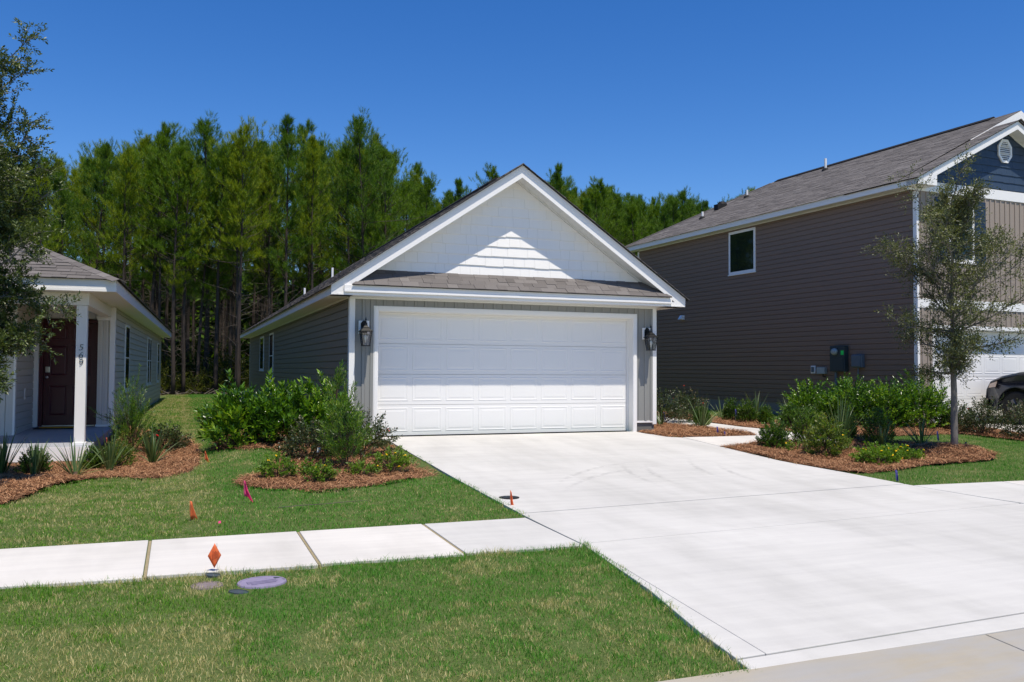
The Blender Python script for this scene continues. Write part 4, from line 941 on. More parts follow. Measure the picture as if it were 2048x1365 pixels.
hw_ = .97
def bodypts(x, sh):
    out = []
    for (yy, zz) in prof:
        top_ = max(0, (zz - .9)) * .35; nose = max(0, yy + .25) * .45
        out.append((x * (1 - (top_ + nose) * (1 if abs(x) > .9 else .2)), yy * 1. - (0 if abs(x) > .9 else 0), zz + sh))
    return out
P0, P1, P2, P3 = bodypts(-hw_, 0), bodypts(-.86, .02), bodypts(.86, .02), bodypts(hw_, 0)
P1 = [(-.80, y + (.07 if y > 0 else 0), z + (.035 if z > 1 else 0)) for x, y, z in P1]; P2 = [(.80, y, z) for x, y, z in P1]
b.v = P0 + P1 + P2 + P3
for k_ in range(3):
    for i in range(n): j = (i + 1) % n; b.f.append((k_ * n + i, k_ * n + j, (k_ + 1) * n + j, (k_ + 1) * n + i))
b.f += [tuple(range(n))[::-1], tuple(range(3 * n, 4 * n))]
b.build('body', 'car_paint', T, bevel=.02)
c = MB(); q0 = [(-1.25, 1.19), (-2.05, 1.72), (-3.3, 1.76), (-3.75, 1.2)]
c.hexa([(-.84, y, z) for y, z in q0], [(.84, y, z) for y, z in q0]); c.v = [(x * (.86 if z > 1.5 else 1), y, z) for x, y, z in c.v]; c.build('cab', 'car_paint', T, bevel=.03)
MB().hexa([(-.845, -1.5, 1.24), (-.745, -2.1, 1.66), (-.745, -2.7, 1.68), (-.845, -2.7, 1.24)], [(-.82, -1.5, 1.24), (-.72, -2.1, 1.66), (-.72, -2.7, 1.68), (-.82, -2.7, 1.24)]).build('side_window', 'glass', T)
for cy in (fwc, rwc):
    for s in (-1, 1):
        t_ = MB().lathe([(.22, -.10), (.34, -.12), (.385, -.09), (.39, 0), (.385, .09), (.34, .12), (.22, .10)], (0, 0, 0), 28, 'x').build('wheel', 'black_rubber', T, smooth=True); t_.location = (s * .83, cy, .385)
        r_ = MB(); r_.lathe([(.235, -.09), (.235, .09)], (0, 0, 0), 24, 'x')
        for i in range(6):
            an = i * math.pi / 3; u = Vector((0, math.cos(an), math.sin(an))); v_ = Vector((0, -math.sin(an), math.cos(an))); e1 = s * .10
            r_.hexa([(Vector((e1, 0, 0)) + u * .03 + v_ * .035), (Vector((e1, 0, 0)) + u * .225 + v_ * .045), (Vector((e1, 0, 0)) + u * .225 - v_ * .045), (Vector((e1, 0, 0)) + u * .03 - v_ * .035)],
                    [(Vector((e1 + s * .02, 0, 0)) + u * .03 + v_ * .03), (Vector((e1 + s * .012, 0, 0)) + u * .225 + v_ * .035), (Vector((e1 + s * .012, 0, 0)) + u * .225 - v_ * .035), (Vector((e1 + s * .02, 0, 0)) + u * .03 - v_ * .03)])
        r_.build('rim', 'chrome', t_)
MB().hexa([(-.955, -.10, .86), (-.90, .10, .84), (-.88, .08, .93), (-.93, -.12, .985)], [(-.93, -.10, .86), (-.70, .20, .84), (-.70, .15, .93), (-.90, -.12, .985)]).build('headlight', 'tailamber', T)
MB().hexa([(.955, -.10, .86), (.90, .10, .84), (.88, .08, .93), (.93, -.12, .985)], [(.93, -.10, .86), (.70, .20, .84), (.70, .15, .93), (.90, -.12, .985)]).build('headlight', 'tailamber', T)
MB().box(-.9, .9, .165, .26, .36, .58).build('bumper', 'chrome', T, bevel=.03)
MB().box(-1.13, -.96, -1.75, -1.62, 1.2, 1.38).build('mirror', 'black_rubber', T, bevel=.02)
# ------------------------------------------------------------------ plants
def limb(b, p0, d0, L, r0, n=6, bend=.12, rnd=R, up=.0, sides=6, tip=.3):
    """curved tapering branch; returns its points"""
    pts = [Vector(p0)]; d = Vector(d0).normalized(); st = L / n
    for i in range(n):
        d = (d + Vector((rnd.gauss(0, bend), rnd.gauss(0, bend), rnd.gauss(0, bend) + up))).normalized(); pts.append(pts[-1] + d * st)
    b.tube(pts, [r0 * (1 - (1 - tip) * i / n) for i in range(n + 1)], sides, cap=True); return pts

def oak(name, label, x, y, z0, height, profile, nprim, leafn, mat, seed, r0, clear, leafL=.040, leafW=.019, grp=None):
    """young live oak: profile(t)->crown radius for t in 0..1 from the lowest branch to the top"""
    rd = random.Random(seed); rg = np.random.default_rng(seed)
    t = thing(name, (x, y, z0), label, 'tree', grp)
    tb = MB(); tr = limb(tb, (0, 0, -.1), (rd.gauss(0, .02), rd.gauss(0, .02), 1), height * .96 + .1, r0, 12, .035, rd, .04, 10, .12); tb.build('trunk', 'bark_oak', t, smooth=True)
    bb = MB(); SP = []; SD = []
    for i in range(nprim):
        f = (i + .5) / nprim; h = clear + (height * .93 - clear) * f; q = min(11, max(0, int(h / (height * .96) * 12))); p = tr[q].lerp(tr[q + 1], h / (height * .96) * 12 - q)
        az_ = i * 2.4 + rd.uniform(-.4, .4); rad = profile(f) * rd.uniform(.7, 1.12); elev = .30 + .75 * f + rd.uniform(-.2, .2)
        d = Vector((math.cos(az_) * math.cos(elev), math.sin(az_) * math.cos(elev), math.sin(elev)))
        L = rad / max(.35, math.cos(elev)); pts = limb(bb, p, d, L, r0 * (.36 - .2 * f), 6, .16, rd, -.02, 5, .2)
        for j in range(1, 7):
            for s in range(4):
                dd = (pts[j] - pts[j - 1]).normalized(); side = dd.cross(Vector((rd.gauss(0, 1), rd.gauss(0, 1), rd.gauss(0, 1)))).normalized()
                d2 = (dd * .7 + side * .9 + Vector((0, 0, .15))).normalized(); L2 = L * rd.uniform(.16, .36) * (1.15 - .09 * j)
                q2 = limb(bb, pts[j].lerp(pts[j - 1], rd.random()), d2, L2, .007, 3, .22, rd, 0, 3, .3)
                for k2 in range(1, 4):
                    for e in range(2):
                        d3 = ((q2[k2] - q2[k2 - 1]).normalized() * .6 + Vector((rd.gauss(0, .7), rd.gauss(0, .7), rd.gauss(0.1, .6)))).normalized()
                        SP.append(q2[k2].lerp(q2[k2 - 1], rd.random())); SD.append(d3)
    bb.build('branches', 'bark_oak', t)
    SP = np.array([tuple(a) for a in SP]); SD = np.array([tuple(a) for a in SD]); m = max(3, int(leafn / len(SP)))
    V, F = shoot_leaves(SP, SD, rg, m, .17, leafL, leafW, .85, fold=.22)
    link('crown', fast_mesh('crown', V, F, mat), None, t); print(name, len(F)); return t

def interp(xs, ys): return lambda t: float(np.interp(t, xs, ys))
oak('oak_tree', 'large dense oak cut by the left edge, in front of the porch house', -5.56, -3.0, gz(-5.5, -3) - .02, 5.65,
    interp([0, .12, .3, .5, .72, .9, 1], [.60, .80, 1.02, .95, .92, .5, .18]), 104, 200000, 'oak', 3, .085, 1.25, .046, .022)
oak('oak_tree', 'slender young oak with thin open crown in the round straw bed at right', 8.94, -3.72, gz(8.94, -3.7) + .03, 4.3,
    interp([0, .15, .38, .6, .8, .93, 1], [.55, 1.15, 1.55, 1.25, .72, .42, .2]), 40, 44000, 'oak_light', 11, .062, 1.25, .046, .020)

# ---- shrubs
def ellipsoid_shoots(n, rx, ry, h, rg, inner=.45, base=.12, up=.55):
    u = nrm(rg.normal(0, 1, (n, 3))); u[:, 2] = np.abs(u[:, 2]) * 1.0 - .25 * (rg.random(n) < .35)
    r = inner + (1 - inner) * rg.random(n) ** .6; lump = 1 + .16 * np.sin(u[:, 0] * 5 + u[:, 1] * 4 + 1.3) * np.cos(u[:, 2] * 6 + 2)
    P = np.stack([u[:, 0] * rx, u[:, 1] * ry, base * h + (u[:, 2] * .85 + .12) * h * (1 - base)], 1) * (r * lump)[:, None]
    P[:, 2] = np.maximum(P[:, 2], .02)
    D = nrm(u * [1, 1, .6] + [0, 0, up]); return P, D
def shrub(name, label, x, y, rx, ry, h, nshoot, m, L, W, mat, seed, length=.14, alpha=.8, up=.6, inner=.45, base=.1, lean=(0, 0), stray=0, grp=None, cat='shrub', flowers=None, z=None, fold=.15, stems=9):
    rg = np.random.default_rng(seed); rd = random.Random(seed)
    t = thing(name, (x, y, (gz(x, y) - .02) if z is None else z), label, cat, grp)
    P, D = ellipsoid_shoots(nshoot, rx, ry, h, rg, inner, base, up)
    if stray:
        k_ = rg.choice(len(P), stray, False); P[k_] *= rg.uniform(1.05, 1.3, (stray, 1)); 
    f = (P[:, 2] / h)[:, None]; P[:, :2] += np.array(lean) * f
    V, F = shoot_leaves(P, D, rg, m, length, L, W, alpha, fold=fold)
    V[:, 2] = np.maximum(V[:, 2], .0)
    link('foliage', fast_mesh('foliage', V, F, mat), None, t)
    b = MB()
    for i in range(stems):
        q = P[rg.integers(len(P))]; b.tube([(q[0] * .06, q[1] * .06, -.03), (q[0] * .45, q[1] * .45, q[2] * .5), tuple(q)], [.009, .006, .003], 4)
    k_ = rg.choice(len(P), min(60, len(P)), False)
    for i in k_: q = P[i]; b.tube([(q[0] * .4, q[1] * .4, q[2] * .45), tuple(q), tuple(q + D[i] * length)], [.004, .003, .0015], 3, cap=False)
    b.build('stems', 'stem', t)
    if flowers:
        nf, fr, fm = flowers
        fmesh = MB(); 
        for a in range(5):
            an = a * 1.2566; fmesh.lathe([(.001, 0), (fr * .5, fr * .1), (fr * .55, fr * .35), (fr * .3, fr * .55), (.001, fr * .6)], (math.cos(an) * fr * .45, math.sin(an) * fr * .45, rd.uniform(-.1, .1) * fr), 6)
        fmesh.lathe([(.001, 0), (fr * .5, fr * .15), (fr * .5, fr * .5), (.001, fr * .75)], (0, 0, .1 * fr), 6)
        fm_ = fmesh.mesh('flower'); fm_.materials.append(MT[fm])
        hi = [i for i in range(len(P)) if P[i][2] > h * .45 or rd.random() < .15]
        for i in rd.sample(hi, min(nf, len(hi))):
            o = link('flower', fm_, None, t); o.location = tuple(P[i] + D[i] * (length + .01)); o.rotation_euler = (rd.uniform(-.6, .6), rd.uniform(-.6, .6), rd.uniform(0, 6)); s_ = rd.uniform(.75, 1.2); o.scale = (s_,) * 3
    return t
def strap(name, label, x, y, h, spread, n, seed, mat='strap', wd=.027, grp=None, arch=.6, z=None):
    rg = np.random.default_rng(seed); t = thing(name, (x, y, (gz(x, y) - .02) if z is None else z), label, 'plant', grp)
    Vs = []; Fs = []; b0 = 0; seg = 6
    for i in range(n):
        a = rg.uniform(0, 6.28); sp = abs(rg.normal(0, .5)) * spread; L = h * 1.15 * rg.uniform(.65, 1.15); el = max(.35, 1.5 - sp * .9); d = np.array([math.cos(a) * math.cos(el), math.sin(a) * math.cos(el), math.sin(el)])
        p = np.array([math.cos(a) * .05 * rg.random(), math.sin(a) * .05 * rg.random(), 0.]); sd = np.array([-math.sin(a + rg.normal(0, .5)), math.cos(a + rg.normal(0, .5)), 0]); w0 = wd * rg.uniform(.7, 1.2)
        for j in range(seg + 1):
            f = j / seg; ww_ = w0 * (.75 + .6 * f - 1.28 * f ** 2.2) * .5; nn_ = np.cross(d, sd)
            Vs += [p - sd * ww_ + nn_ * ww_ * .5, p, p + sd * ww_ + nn_ * ww_ * .5]
            d = d + np.array([math.cos(a), math.sin(a), -1.]) * (arch * (sp * .35 + .06) * f * .45); d /= np.linalg.norm(d); p = p + d * (L / seg)
        for j in range(seg): q = b0 + 3 * j; Fs += [(q, q + 1, q + 4, q + 3), (q + 1, q + 2, q + 5, q + 4)]
        b0 += 3 * (seg + 1)
    V = np.array(Vs); V[:, 2] = np.maximum(V[:, 2], .005)
    link('leaves', fast_mesh('strap_leaves', V, np.array(Fs), mat), None, t)
    b = MB(); b.lathe([(.045, -.03), (.04, .03), (.02, .07)], (0, 0, 0), 8); b.build('crown_base', 'stem', t); return t

# bed of the grey house
G1 = 'glossy shrubs along the grey side wall'
shrub('glossy_shrub', 'glossy broad-leaved shrub nearest the lawn, left end of the grey wall hedge', -2.22, -.25, .52, .55, .82, 330, 13, .105, .038, 'glossy', 21, .17, .85, .75, stray=14, grp=G1)
shrub('glossy_shrub', 'glossy broad-leaved shrub in the middle of the grey wall hedge', -1.62, -.45, .50, .55, .84, 320, 13, .105, .038, 'glossy', 22, .17, .85, .75, stray=14, grp=G1)
shrub('glossy_shrub', 'glossy broad-leaved shrub at the white corner trim, right end of the hedge', -1.02, -.55, .48, .5, .90, 290, 13, .105, .038, 'glossy', 23, .17, .85, .75, stray=12, grp=G1)
shrub('glossy_shrub', 'low drooping green shrub in front of the hedge by the lawn edge', -2.38, -.62, .25, .25, .30, 60, 10, .06, .022, 'glossy', 24, .12)
bb_ = shrub('bottlebrush_shrub', 'tall narrow-leaved bottlebrush shrub standing in the straw before the hedge', -1.05, -3.02, .27, .27, 1.08, 190, 20, .062, .012, 'feather', 25, .17, .75, 1.0, inner=.3, lean=(-.10, 0), stray=4)
bs_ = shrub('bottlebrush_shrub', 'long pale green shoot rising above the hedge from the narrow-leaved shrub', -1.19, -2.98, .06, .06, .34, 14, 26, .065, .012, 'feather', 26, .2, .7, 1.6, inner=.2, z=gz(-1.1, -3) + .93)
def absorb(main, extra):
    for ch in list(extra.children): ch.location = ch.location + extra.location - main.location; ch.parent = main; ch.name = 'long_shoot'
    bpy.data.objects.remove(extra)
absorb(bb_, bs_)
shrub('rose_bush', 'dull green rose bush left of the bottlebrush in the straw bed', -1.42, -2.25, .34, .30, .52, 260, 10, .042, .024, 'rose', 27, .14, 1., .3, flowers=(3, .013, 'red_petal'))
shrub('rose_bush', 'sprawling reddish rose bush beside the driveway and garage door corner', -.62, -1.95, .42, .38, .55, 340, 10, .042, .024, 'rose', 28, .15, 1., .3, stray=18, flowers=(6, .013, 'red_petal'))
G2 = 'yellow lantanas at the front of the straw beds'
shrub('lantana', 'yellow lantana mound left of the others in the grey house bed', -2.0, -3.62, .20, .18, .27, 110, 9, .036, .022, 'lantana', 31, .07, 1., .6, grp=G2, flowers=(3, .016, 'yellow_petal'), cat='flowering plant')
shrub('lantana', 'small lantana with one bright bloom below the bottlebrush', -1.55, -4.02, .16, .14, .22, 80, 9, .036, .022, 'lantana', 32, .07, 1., .6, grp=G2, flowers=(3, .018, 'yellow_petal'), cat='flowering plant')
shrub('lantana', 'lantana with a cluster of yellow blooms at the driveway edge', -.50, -3.30, .23, .22, .26, 120, 9, .036, .022, 'lantana', 33, .07, 1., .6, grp=G2, flowers=(8, .018, 'yellow_petal'), cat='flowering plant')
shrub('lantana', 'low green lantana runner between the two flowering clumps', -.98, -3.62, .22, .12, .14, 60, 9, .034, .020, 'lantana', 34, .07, 1., .5, grp=G2, flowers=(1, .018, 'yellow_petal'), cat='flowering plant')
shrub('lantana', 'tiny lantana sprig left of the bottlebrush foot', -1.62, -3.55, .10, .10, .18, 26, 8, .034, .022, 'lantana', 35, .07, 1., .6, grp=G2, cat='flowering plant')
# bed of the porch house
G3 = 'strap-leaved plants before the porch'
strap('strap_plant', 'wide dark strap-leaved plant at the left picture edge', -5.36, -1.25, .52, 1.0, 46, 41, grp=G3)
strap('strap_plant', 'narrow upright strap-leaved plant before the porch, second from the left edge', -4.93, -1.5, .42, .45, 34, 42, grp=G3)
strap('strap_plant', 'pale fanned strap-leaved plant left of the white column foot', -4.42, -1.72, .48, 1.1, 26, 43, grp=G3, wd=.026)
strap('strap_plant', 'upright strap-leaved plant right of the white column foot', -4.05, -1.15, .50, .75, 32, 44, grp=G3)
strap('strap_plant', 'arching strap-leaved plant nearest the side lawn', -3.50, -.50, .50, 1.05, 40, 45, grp=G3)
G4 = 'boxwoods before the porch'
shrub('boxwood', 'small rounded boxwood behind the second strap plant', -4.98, -1.15, .17, .16, .34, 260, 12, .024, .016, 'box', 51, .08, .9, .9, grp=G4)
shrub('boxwood', 'small dark boxwood at the foot of the white column', -4.28, -.95, .14, .14, .30, 240, 12, .024, .016, 'box', 52, .08, .9, .9, grp=G4)
shrub('boxwood', 'fresh green boxwood right of the column, below the feathery shrub', -3.98, -.62, .24, .22, .38, 340, 12, .026, .017, 'light_green', 53, .08, .9, .9, grp=G4)
fs_ = shrub('feathery_shrub', 'feathery tall shrub at the right corner of the porch house', -3.86, 1.0, .26, .26, 1.28, 190, 22, .062, .010, 'feather', 54, .22, .7, 1.1, inner=.25, stray=8)
b_ = shrub('feathery_branch', 'thin feathery branch reaching left across the porch', -4.02, 1.0, .30, .05, .22, 12, 24, .05, .008, 'feather', 55, .2, .7, .3, inner=.6, z=gz(-4, 1) + .48, lean=(-.2, 0))
absorb(fs_, b_)
shrub('rose_bush', 'low rose bush with red bloom behind the arching strap plant', -3.35, 1.0, .34, .34, .40, 260, 10, .042, .024, 'rose', 56, .12, 1., .3, flowers=(3, .025, 'red_petal'))
# right-hand beds
G5 = 'clipped boxwoods along the walkway'
for i, (lb, x, y, rr, hh) in enumerate((
        ('boxwood touching the rose behind the island strap plant', 7.35, 1.35, .17, .36), ('boxwood behind the violet flag, first along the walkway strip', 8.92, 2.5, .20, .50),
        ('boxwood second along the walkway strip', 8.80, 1.75, .21, .52), ('squat boxwood third along the walkway strip', 8.62, .85, .15, .40),
        ('boxwood fourth along the walkway strip, left of the big hedge', 8.32, -.35, .21, .50), ('boxwood fifth along the strip, under the hedge', 8.75, -.45, .20, .50),
        ('boxwood standing before the bend of the walkway', 7.02, -2.38, .24, .62), ('broad yellow-green boxwood left of the young oak', 8.25, -2.75, .28, .66),
        ('boxwood behind the dark strap plant at the hedge', 8.25, -1.95, .20, .50))):
    shrub('boxwood', lb, x, y, rr * .88, rr * .88, hh, 420, 12, .026, .017, 'box', 60 + i, .08, .9, .9, inner=.6, grp=G5)
shrub('boxwood', 'small dark boxwood alone in straw at the tip of the driveway bed', 6.15, -2.62, .21, .21, .46, 380, 12, .028, .019, 'box', 71, .09, .9, .7, stray=8)
shrub('variegated_shrub', 'pale yellow-green shrub with pinkish tips before the dark strap plant', 6.42, -3.55, .27, .27, .62, 200, 11, .055, .027, 'light_green', 72, .12, .9, .8)
G6 = 'strap-leaved plants of the right beds'
for i, (lb, x, y, hh, sp, n_) in enumerate((
        ('spiky strap-leaved plant in the small island bed by the walkway', 6.82, .55, .62, 1.1, 30), ('small strap-leaved tuft against the white corner trim', 6.25, 1.2, .40, .9, 16),
        ('strap-leaved plant against the dark wall, left of the hedge', 9.6, 2.5, .62, .8, 26), ('strap-leaved plant nearest the hedge by the dark wall', 9.75, 1.5, .58, .9, 26),
        ('strap-leaved plant half hidden behind the first boxwood', 9.0, 3.0, .50, .9, 16), ('tall dark strap-leaved plant right of the pale shrub', 7.55, -2.62, .78, .5, 44),
        ('light strap-leaved plant between the boxwood and the young oak', 8.98, -3.0, .50, .95, 26), ('strap-leaved plant in front of the broad boxwood', 8.1, -3.02, .42, .7, 20))):
    strap('strap_plant', lb, x, y, hh, sp, n_, 80 + i, grp=G6)
G7 = 'tall glossy hedge shrubs before the dark wall'
for i, (lb, x, y, rx, hh) in enumerate((
        ('glossy arching shrub at the left end of the hedge by the dark wall', 9.75, .75, .50, .84), ('glossy arching shrub under the grey electric panel', 10.3, .15, .48, .96),
        ('glossy arching shrub before the conduit, right of the panel', 10.85, -.35, .46, .92), ('tall glossy shrub hiding the foot of the white corner trim', 11.55, -.55, .50, 1.08))):
    shrub('hedge_shrub', lb, x, y, rx, rx * .85, hh, 430, 15, .056, .031, 'glossy', 90 + i, .24, .95, .4, stray=30, grp=G7)
G8 = 'roses of the right beds'
for i, (lb, x, y, rr, hh, fl) in enumerate((
        ('dark leafy rose against the white corner of the garage', 6.75, 2.0, .42, .70, 2), ('rose with red blooms before the dark wall at the walkway', 7.6, 2.3, .36, .72, 4),
        ('sparse rose left of the young oak trunk before the white door', 12.0, -.95, .34, .50, 0), ('rose bush between the young oak trunk and the dark pickup', 11.9, -1.75, .36, .66, 2),
        ('wide rose bush in front of the pickup wheel', 12.25, -2.45, .40, .66, 3))):
    shrub('rose_bush', lb, x, y, rr, rr, hh, 300, 10, .044, .024, 'rose', 100 + i, .17, 1., .55, stray=12, grp=G8, flowers=(fl, .016, 'red_petal') if fl else None)
shrub('leafy_shrub', 'upright leafy shrub half hidden by the garage corner trim', 7.25, 3.9, .30, .3, .95, 90, 10, .06, .028, 'light_green', 110, .14, .8, 1.)
shrub('lantana', 'wide lantana full of yellow blooms before the young oak', 6.62, -4.45, .36, .24, .30, 280, 9, .036, .024, 'lantana', 111, .07, 1., .6, grp=G2, flowers=(13, .020, 'yellow_petal'), cat='flowering plant')
shrub('lantana', 'lantana trailing right with scattered yellow blooms', 7.35, -4.1, .40, .26, .20, 210, 9, .036, .024, 'lantana', 112, .07, 1., .5, grp=G2, flowers=(8, .022, 'yellow_petal'), cat='flowering plant')
shrub('lantana', 'lantana at the right of the pale shrub with two yellow blooms', 6.98, -3.25, .20, .18, .36, 60, 8, .034, .022, 'lantana', 113, .08, 1., .8, grp=G2, flowers=(4, .028, 'yellow_petal'), cat='flowering plant')
shrub('lantana', 'sparse low lantana behind the lone dark boxwood', 6.35, -3.0, .30, .22, .16, 60, 8, .032, .020, 'lantana', 114, .07, 1., .5, grp=G2, flowers=(2, .02, 'yellow_petal'), cat='flowering plant')

# ------------------------------------------------------------------ pines behind the houses
def pine_meshes(seed, hgt, crown0, rad, mat, nb):
    rd = random.Random(seed); rg = np.random.default_rng(seed)
    tb = MB(); tr = limb(tb, (0, 0, -.2), (0, 0, 1), hgt, .105, 12, .014, rd, .02, 8, .15); tm = tb.mesh('trunk', True); tm.materials.append(MT['bark_pine'])
    at = lambda h: tr[min(11, int(h / hgt * 12))].lerp(tr[min(12, int(h / hgt * 12) + 1)], h / hgt * 12 - int(h / hgt * 12)) if h < hgt else tr[12]
    db = MB()
    for i in range(60):
        h = rd.uniform(.8, crown0 + 2.6); p = at(h); a = rd.uniform(0, 6.28); L = rd.uniform(.35, 1.7) * (1. if h > 2 else .5)
        limb(db, p, (math.cos(a), math.sin(a), rd.uniform(-.1, .9)), L, .0085, 4, .16, rd, .04, 3, .2)
    bb = MB(); SP = []; SD = []
    for i in range(nb):
        f = (i + rd.random()) / nb; h = crown0 + (hgt - crown0) * f ** .92; p = at(h); a = rd.uniform(0, 6.28)
        env = rad * math.sin(math.pi * min(.97, .17 + .80 * f)) ** .85; L = env * rd.choice((.45, .75, .95, 1.15, 1.45)) * rd.uniform(.85, 1.1) * (1 + .3 * math.cos(a - seed + 4 * f))
        e0 = rd.uniform(-.05, .40) + .85 * f; pts = limb(bb, p, (math.cos(a) * math.cos(e0), math.sin(a) * math.cos(e0), math.sin(e0)), L, .022 * (1.1 - .7 * f), 5, .10, rd, .07, 3, .25)
        for j in range(2, 6):
            for s in range(5 if j > 2 else 1):
                d = (pts[j] - pts[j - 1]).normalized(); sd = d.cross(Vector((rd.gauss(0, .3), rd.gauss(0, .3), 1))).normalized() * rd.choice((-1, 1)); q = pts[j].lerp(pts[j - 1], rd.random()) + sd * rd.uniform(.0, .30) * L
                SP.append(q + Vector((0, 0, rd.uniform(-.05, .12)))); SD.append(d * .5 + sd * .5 + Vector((0, 0, .75)))
        SP.append(pts[-1]); SD.append((pts[-1] - pts[-2]).normalized() + Vector((0, 0, .5)))
    for i in range(14): SP.append(at(hgt * (.90 + .007 * i)) + Vector((rd.gauss(0, .05), rd.gauss(0, .05), 0))); SD.append(Vector((rd.gauss(0, .5), rd.gauss(0, .5), 1)))
    V, F = shoot_leaves(np.array([tuple(a) for a in SP]), np.array([tuple(a) for a in SD]), rg, 20, .24, .17, .0165, .8, tri=True)
    bm_ = bb.mesh('branches'); bm_.materials.append(MT['bark_pine']); dm = db.mesh('dead_branches'); dm.materials.append(MT['twig'])
    return tm, bm_, dm, fast_mesh('crown', V, F, mat)
VAR = [pine_meshes(200 + i, 12., c0, rr, m_, nb) for i, (c0, rr, m_, nb) in enumerate(((5.0, 1.6, 'pine_a', 52), (5.8, 1.5, 'pine_b', 46), (4.4, 1.7, 'pine_c', 56), (6.2, 1.5, 'pine_a', 42), (5.0, 1.6, 'pine_b', 50), (4.8, 1.35, 'pine_c', 44), (5.4, 1.7, 'pine_a', 48), (4.2, 1.4, 'pine_c', 46)))]
def sky_h(px):   # how high the tree line stands at a bearing (reference pixels)
    return float(np.interp(px, [-400, 0, 60, 130, 160, 240, 300, 360, 410, 440, 480, 520, 570, 605, 650, 690, 720, 760, 800, 835, 860, 885, 905, 930, 960, 1000, 1060, 1100, 1125, 1150, 1170, 1215, 1250, 1290, 1320, 1345, 1380, 1405, 1430, 1470, 1510, 2600],
                           [300, 300, 320, 318, 300, 300, 262, 300, 262, 300, 262, 296, 240, 262, 300, 285, 252, 275, 320, 352, 385, 400, 366, 392, 385, 345, 380, 370, 335, 372, 376, 366, 380, 395, 398, 388, 405, 405, 412, 392, 376, 400]))
def px_of(x, y):
    v = Vector((x, y, 2)) - Vector((-3.16222, -14.69589, 1.15745)); return 1024 + 1742.3 * v.dot(rt) / v.dot(fw), v.dot(fw)
rp = random.Random(77); npine = 0; first = []
spots = [(-.75, 25.9, 1), (-1.6, 26.6, 0), (-3.35, 26.0, 3), (-2.95, 26.3, 4)]
PEAKS = ((180, 34, 2, 'broad-topped pine rising behind the left oak, left of the gap'), (300, 33, 0, 'pine with rounded green top above the porch house roof end'), (410, 35, 2, 'bluish-green pine top left of the yellowish pine'),
         (478, 32, 1, 'yellow-green pine with wide layered boughs above the gap'), (572, 34, 5, 'tallest pine of the stand, its top standing clear left of the gable'), (722, 36, 2, 'second tallest pine, pointed top above the left roof slope'),
         (905, 44, 5, 'lone small pine tip showing over the left slope of the gable roof'), (1000, 46, 0, 'pine tip just left of the white gable peak'), (1125, 48, 5, 'narrow pine spire right of the white gable peak'),
         (1215, 50, 0, 'rounded pine right of the narrow spire behind the gable'), (1345, 54, 2, 'pine top in the sky gap between gable and taupe roof'), (1405, 56, 5, 'small pine tip touching the taupe roof line'))
for px, dist, v, lb in PEAKS:
    f2 = Vector((fw.x, fw.y)).normalized(); r2 = Vector((rt.x, rt.y)).normalized(); q = Vector((-3.16, -14.7)) + f2 * (dist + 6) + r2 * ((px - 1024) / 1742.3 * (dist + 6))
    spots.append((q.x, q.y, v))
front_lb = iter(['pine with pinkish trunk whose foot shows just left of the grey house', 'pine with dark trunk in the gap, right of the twin pines', 'left one of the twin pines standing close together in the gap', 'right one of the twin pines standing close together in the gap'] + [q[3] for q in PEAKS])
row = 0
y = 26.8
while y < 62 and len(spots) < 255:
    x = -24 + rp.uniform(0, 1.5) - (y - 26) * .25
    while x < 42 + (y - 26) * .6:
        yy = y + (x > 3) * (x - 3) * .38 + rp.uniform(-.7, .7); p, dd = px_of(x, yy)
        if -260 < p < 1640: spots.append((x + rp.uniform(-.5, .5), yy, rp.randrange(8)))
        x += rp.uniform(1.5, 2.6) * (1 if row < 3 else 1.3)
    y += 2.4 + row * .45; row += 1
for i, (x, y, v) in enumerate(spots):
    p, dd = px_of(x, y); hz = (737 - sky_h(p)) / 1742.3 * dd + 1.16; hz *= 1.015 if 4 <= i < 16 else rp.uniform(.90, 1.0)
    tm, bm_, dm, cm = VAR[v]; lb = next(front_lb, None)
    t = thing('pine_tree', (x, y, 0), lb or 'slender pine in the dense stand behind the houses', 'pine tree', None if lb else 'pines of the dense stand behind the houses', rz=rp.uniform(0, 6.28))
    s_ = hz / 12.; t.scale = (s_ * rp.uniform(.9, 1.12),) * 2 + (s_,)
    for nm, m_ in (('trunk', tm), ('branches', bm_), ('dead_branches', dm), ('crown', cm)):
        o = link(nm, m_, None, t)
        if 'branches' in nm: o['kind'] = 'stuff'
print('pines', len(spots))
# undergrowth at the edge of the stand
ug = []
for sd in (301, 302, 303):
    rg = np.random.default_rng(sd); P, D = ellipsoid_shoots(150, .8, .8, 1.7, rg, .25, .05, .4); V, F = shoot_leaves(P, D, rg, 9, .3, .10, .05, 1.)
    b = MB()
    for i in range(14): q = P[rg.integers(len(P))]; b.tube([(q[0] * .1, q[1] * .1, -.1), (q[0] * .5, q[1] * .5, q[2] * .5), tuple(q)], [.018, .012, .006], 4)
    sm_ = b.mesh('stems'); sm_.materials.append(MT['twig']); ug.append((fast_mesh('foliage', V, F, 'under'), sm_))
for i in range(46):
    x = -7 + (i % 23) * .55 * (1 + .35 * (i % 23 > 12)) + rp.uniform(-.3, .3); y = 27 + (i // 23) * 3. + rp.uniform(-.3, 1.6)
    t = thing('understorey_bush', (x, y, 0), 'scrubby bush in the shade under the pines', 'bush', 'scrub under the pines', rz=rp.uniform(0, 6)); s_ = rp.uniform(.5, 1.15) * (1 + .5 * (i // 23)); t.scale = (s_, s_, s_ * rp.uniform(.8, 1.4))
    f_, sm_ = ug[i % 3]; link('foliage', f_, None, t); link('stems', sm_, None, t)
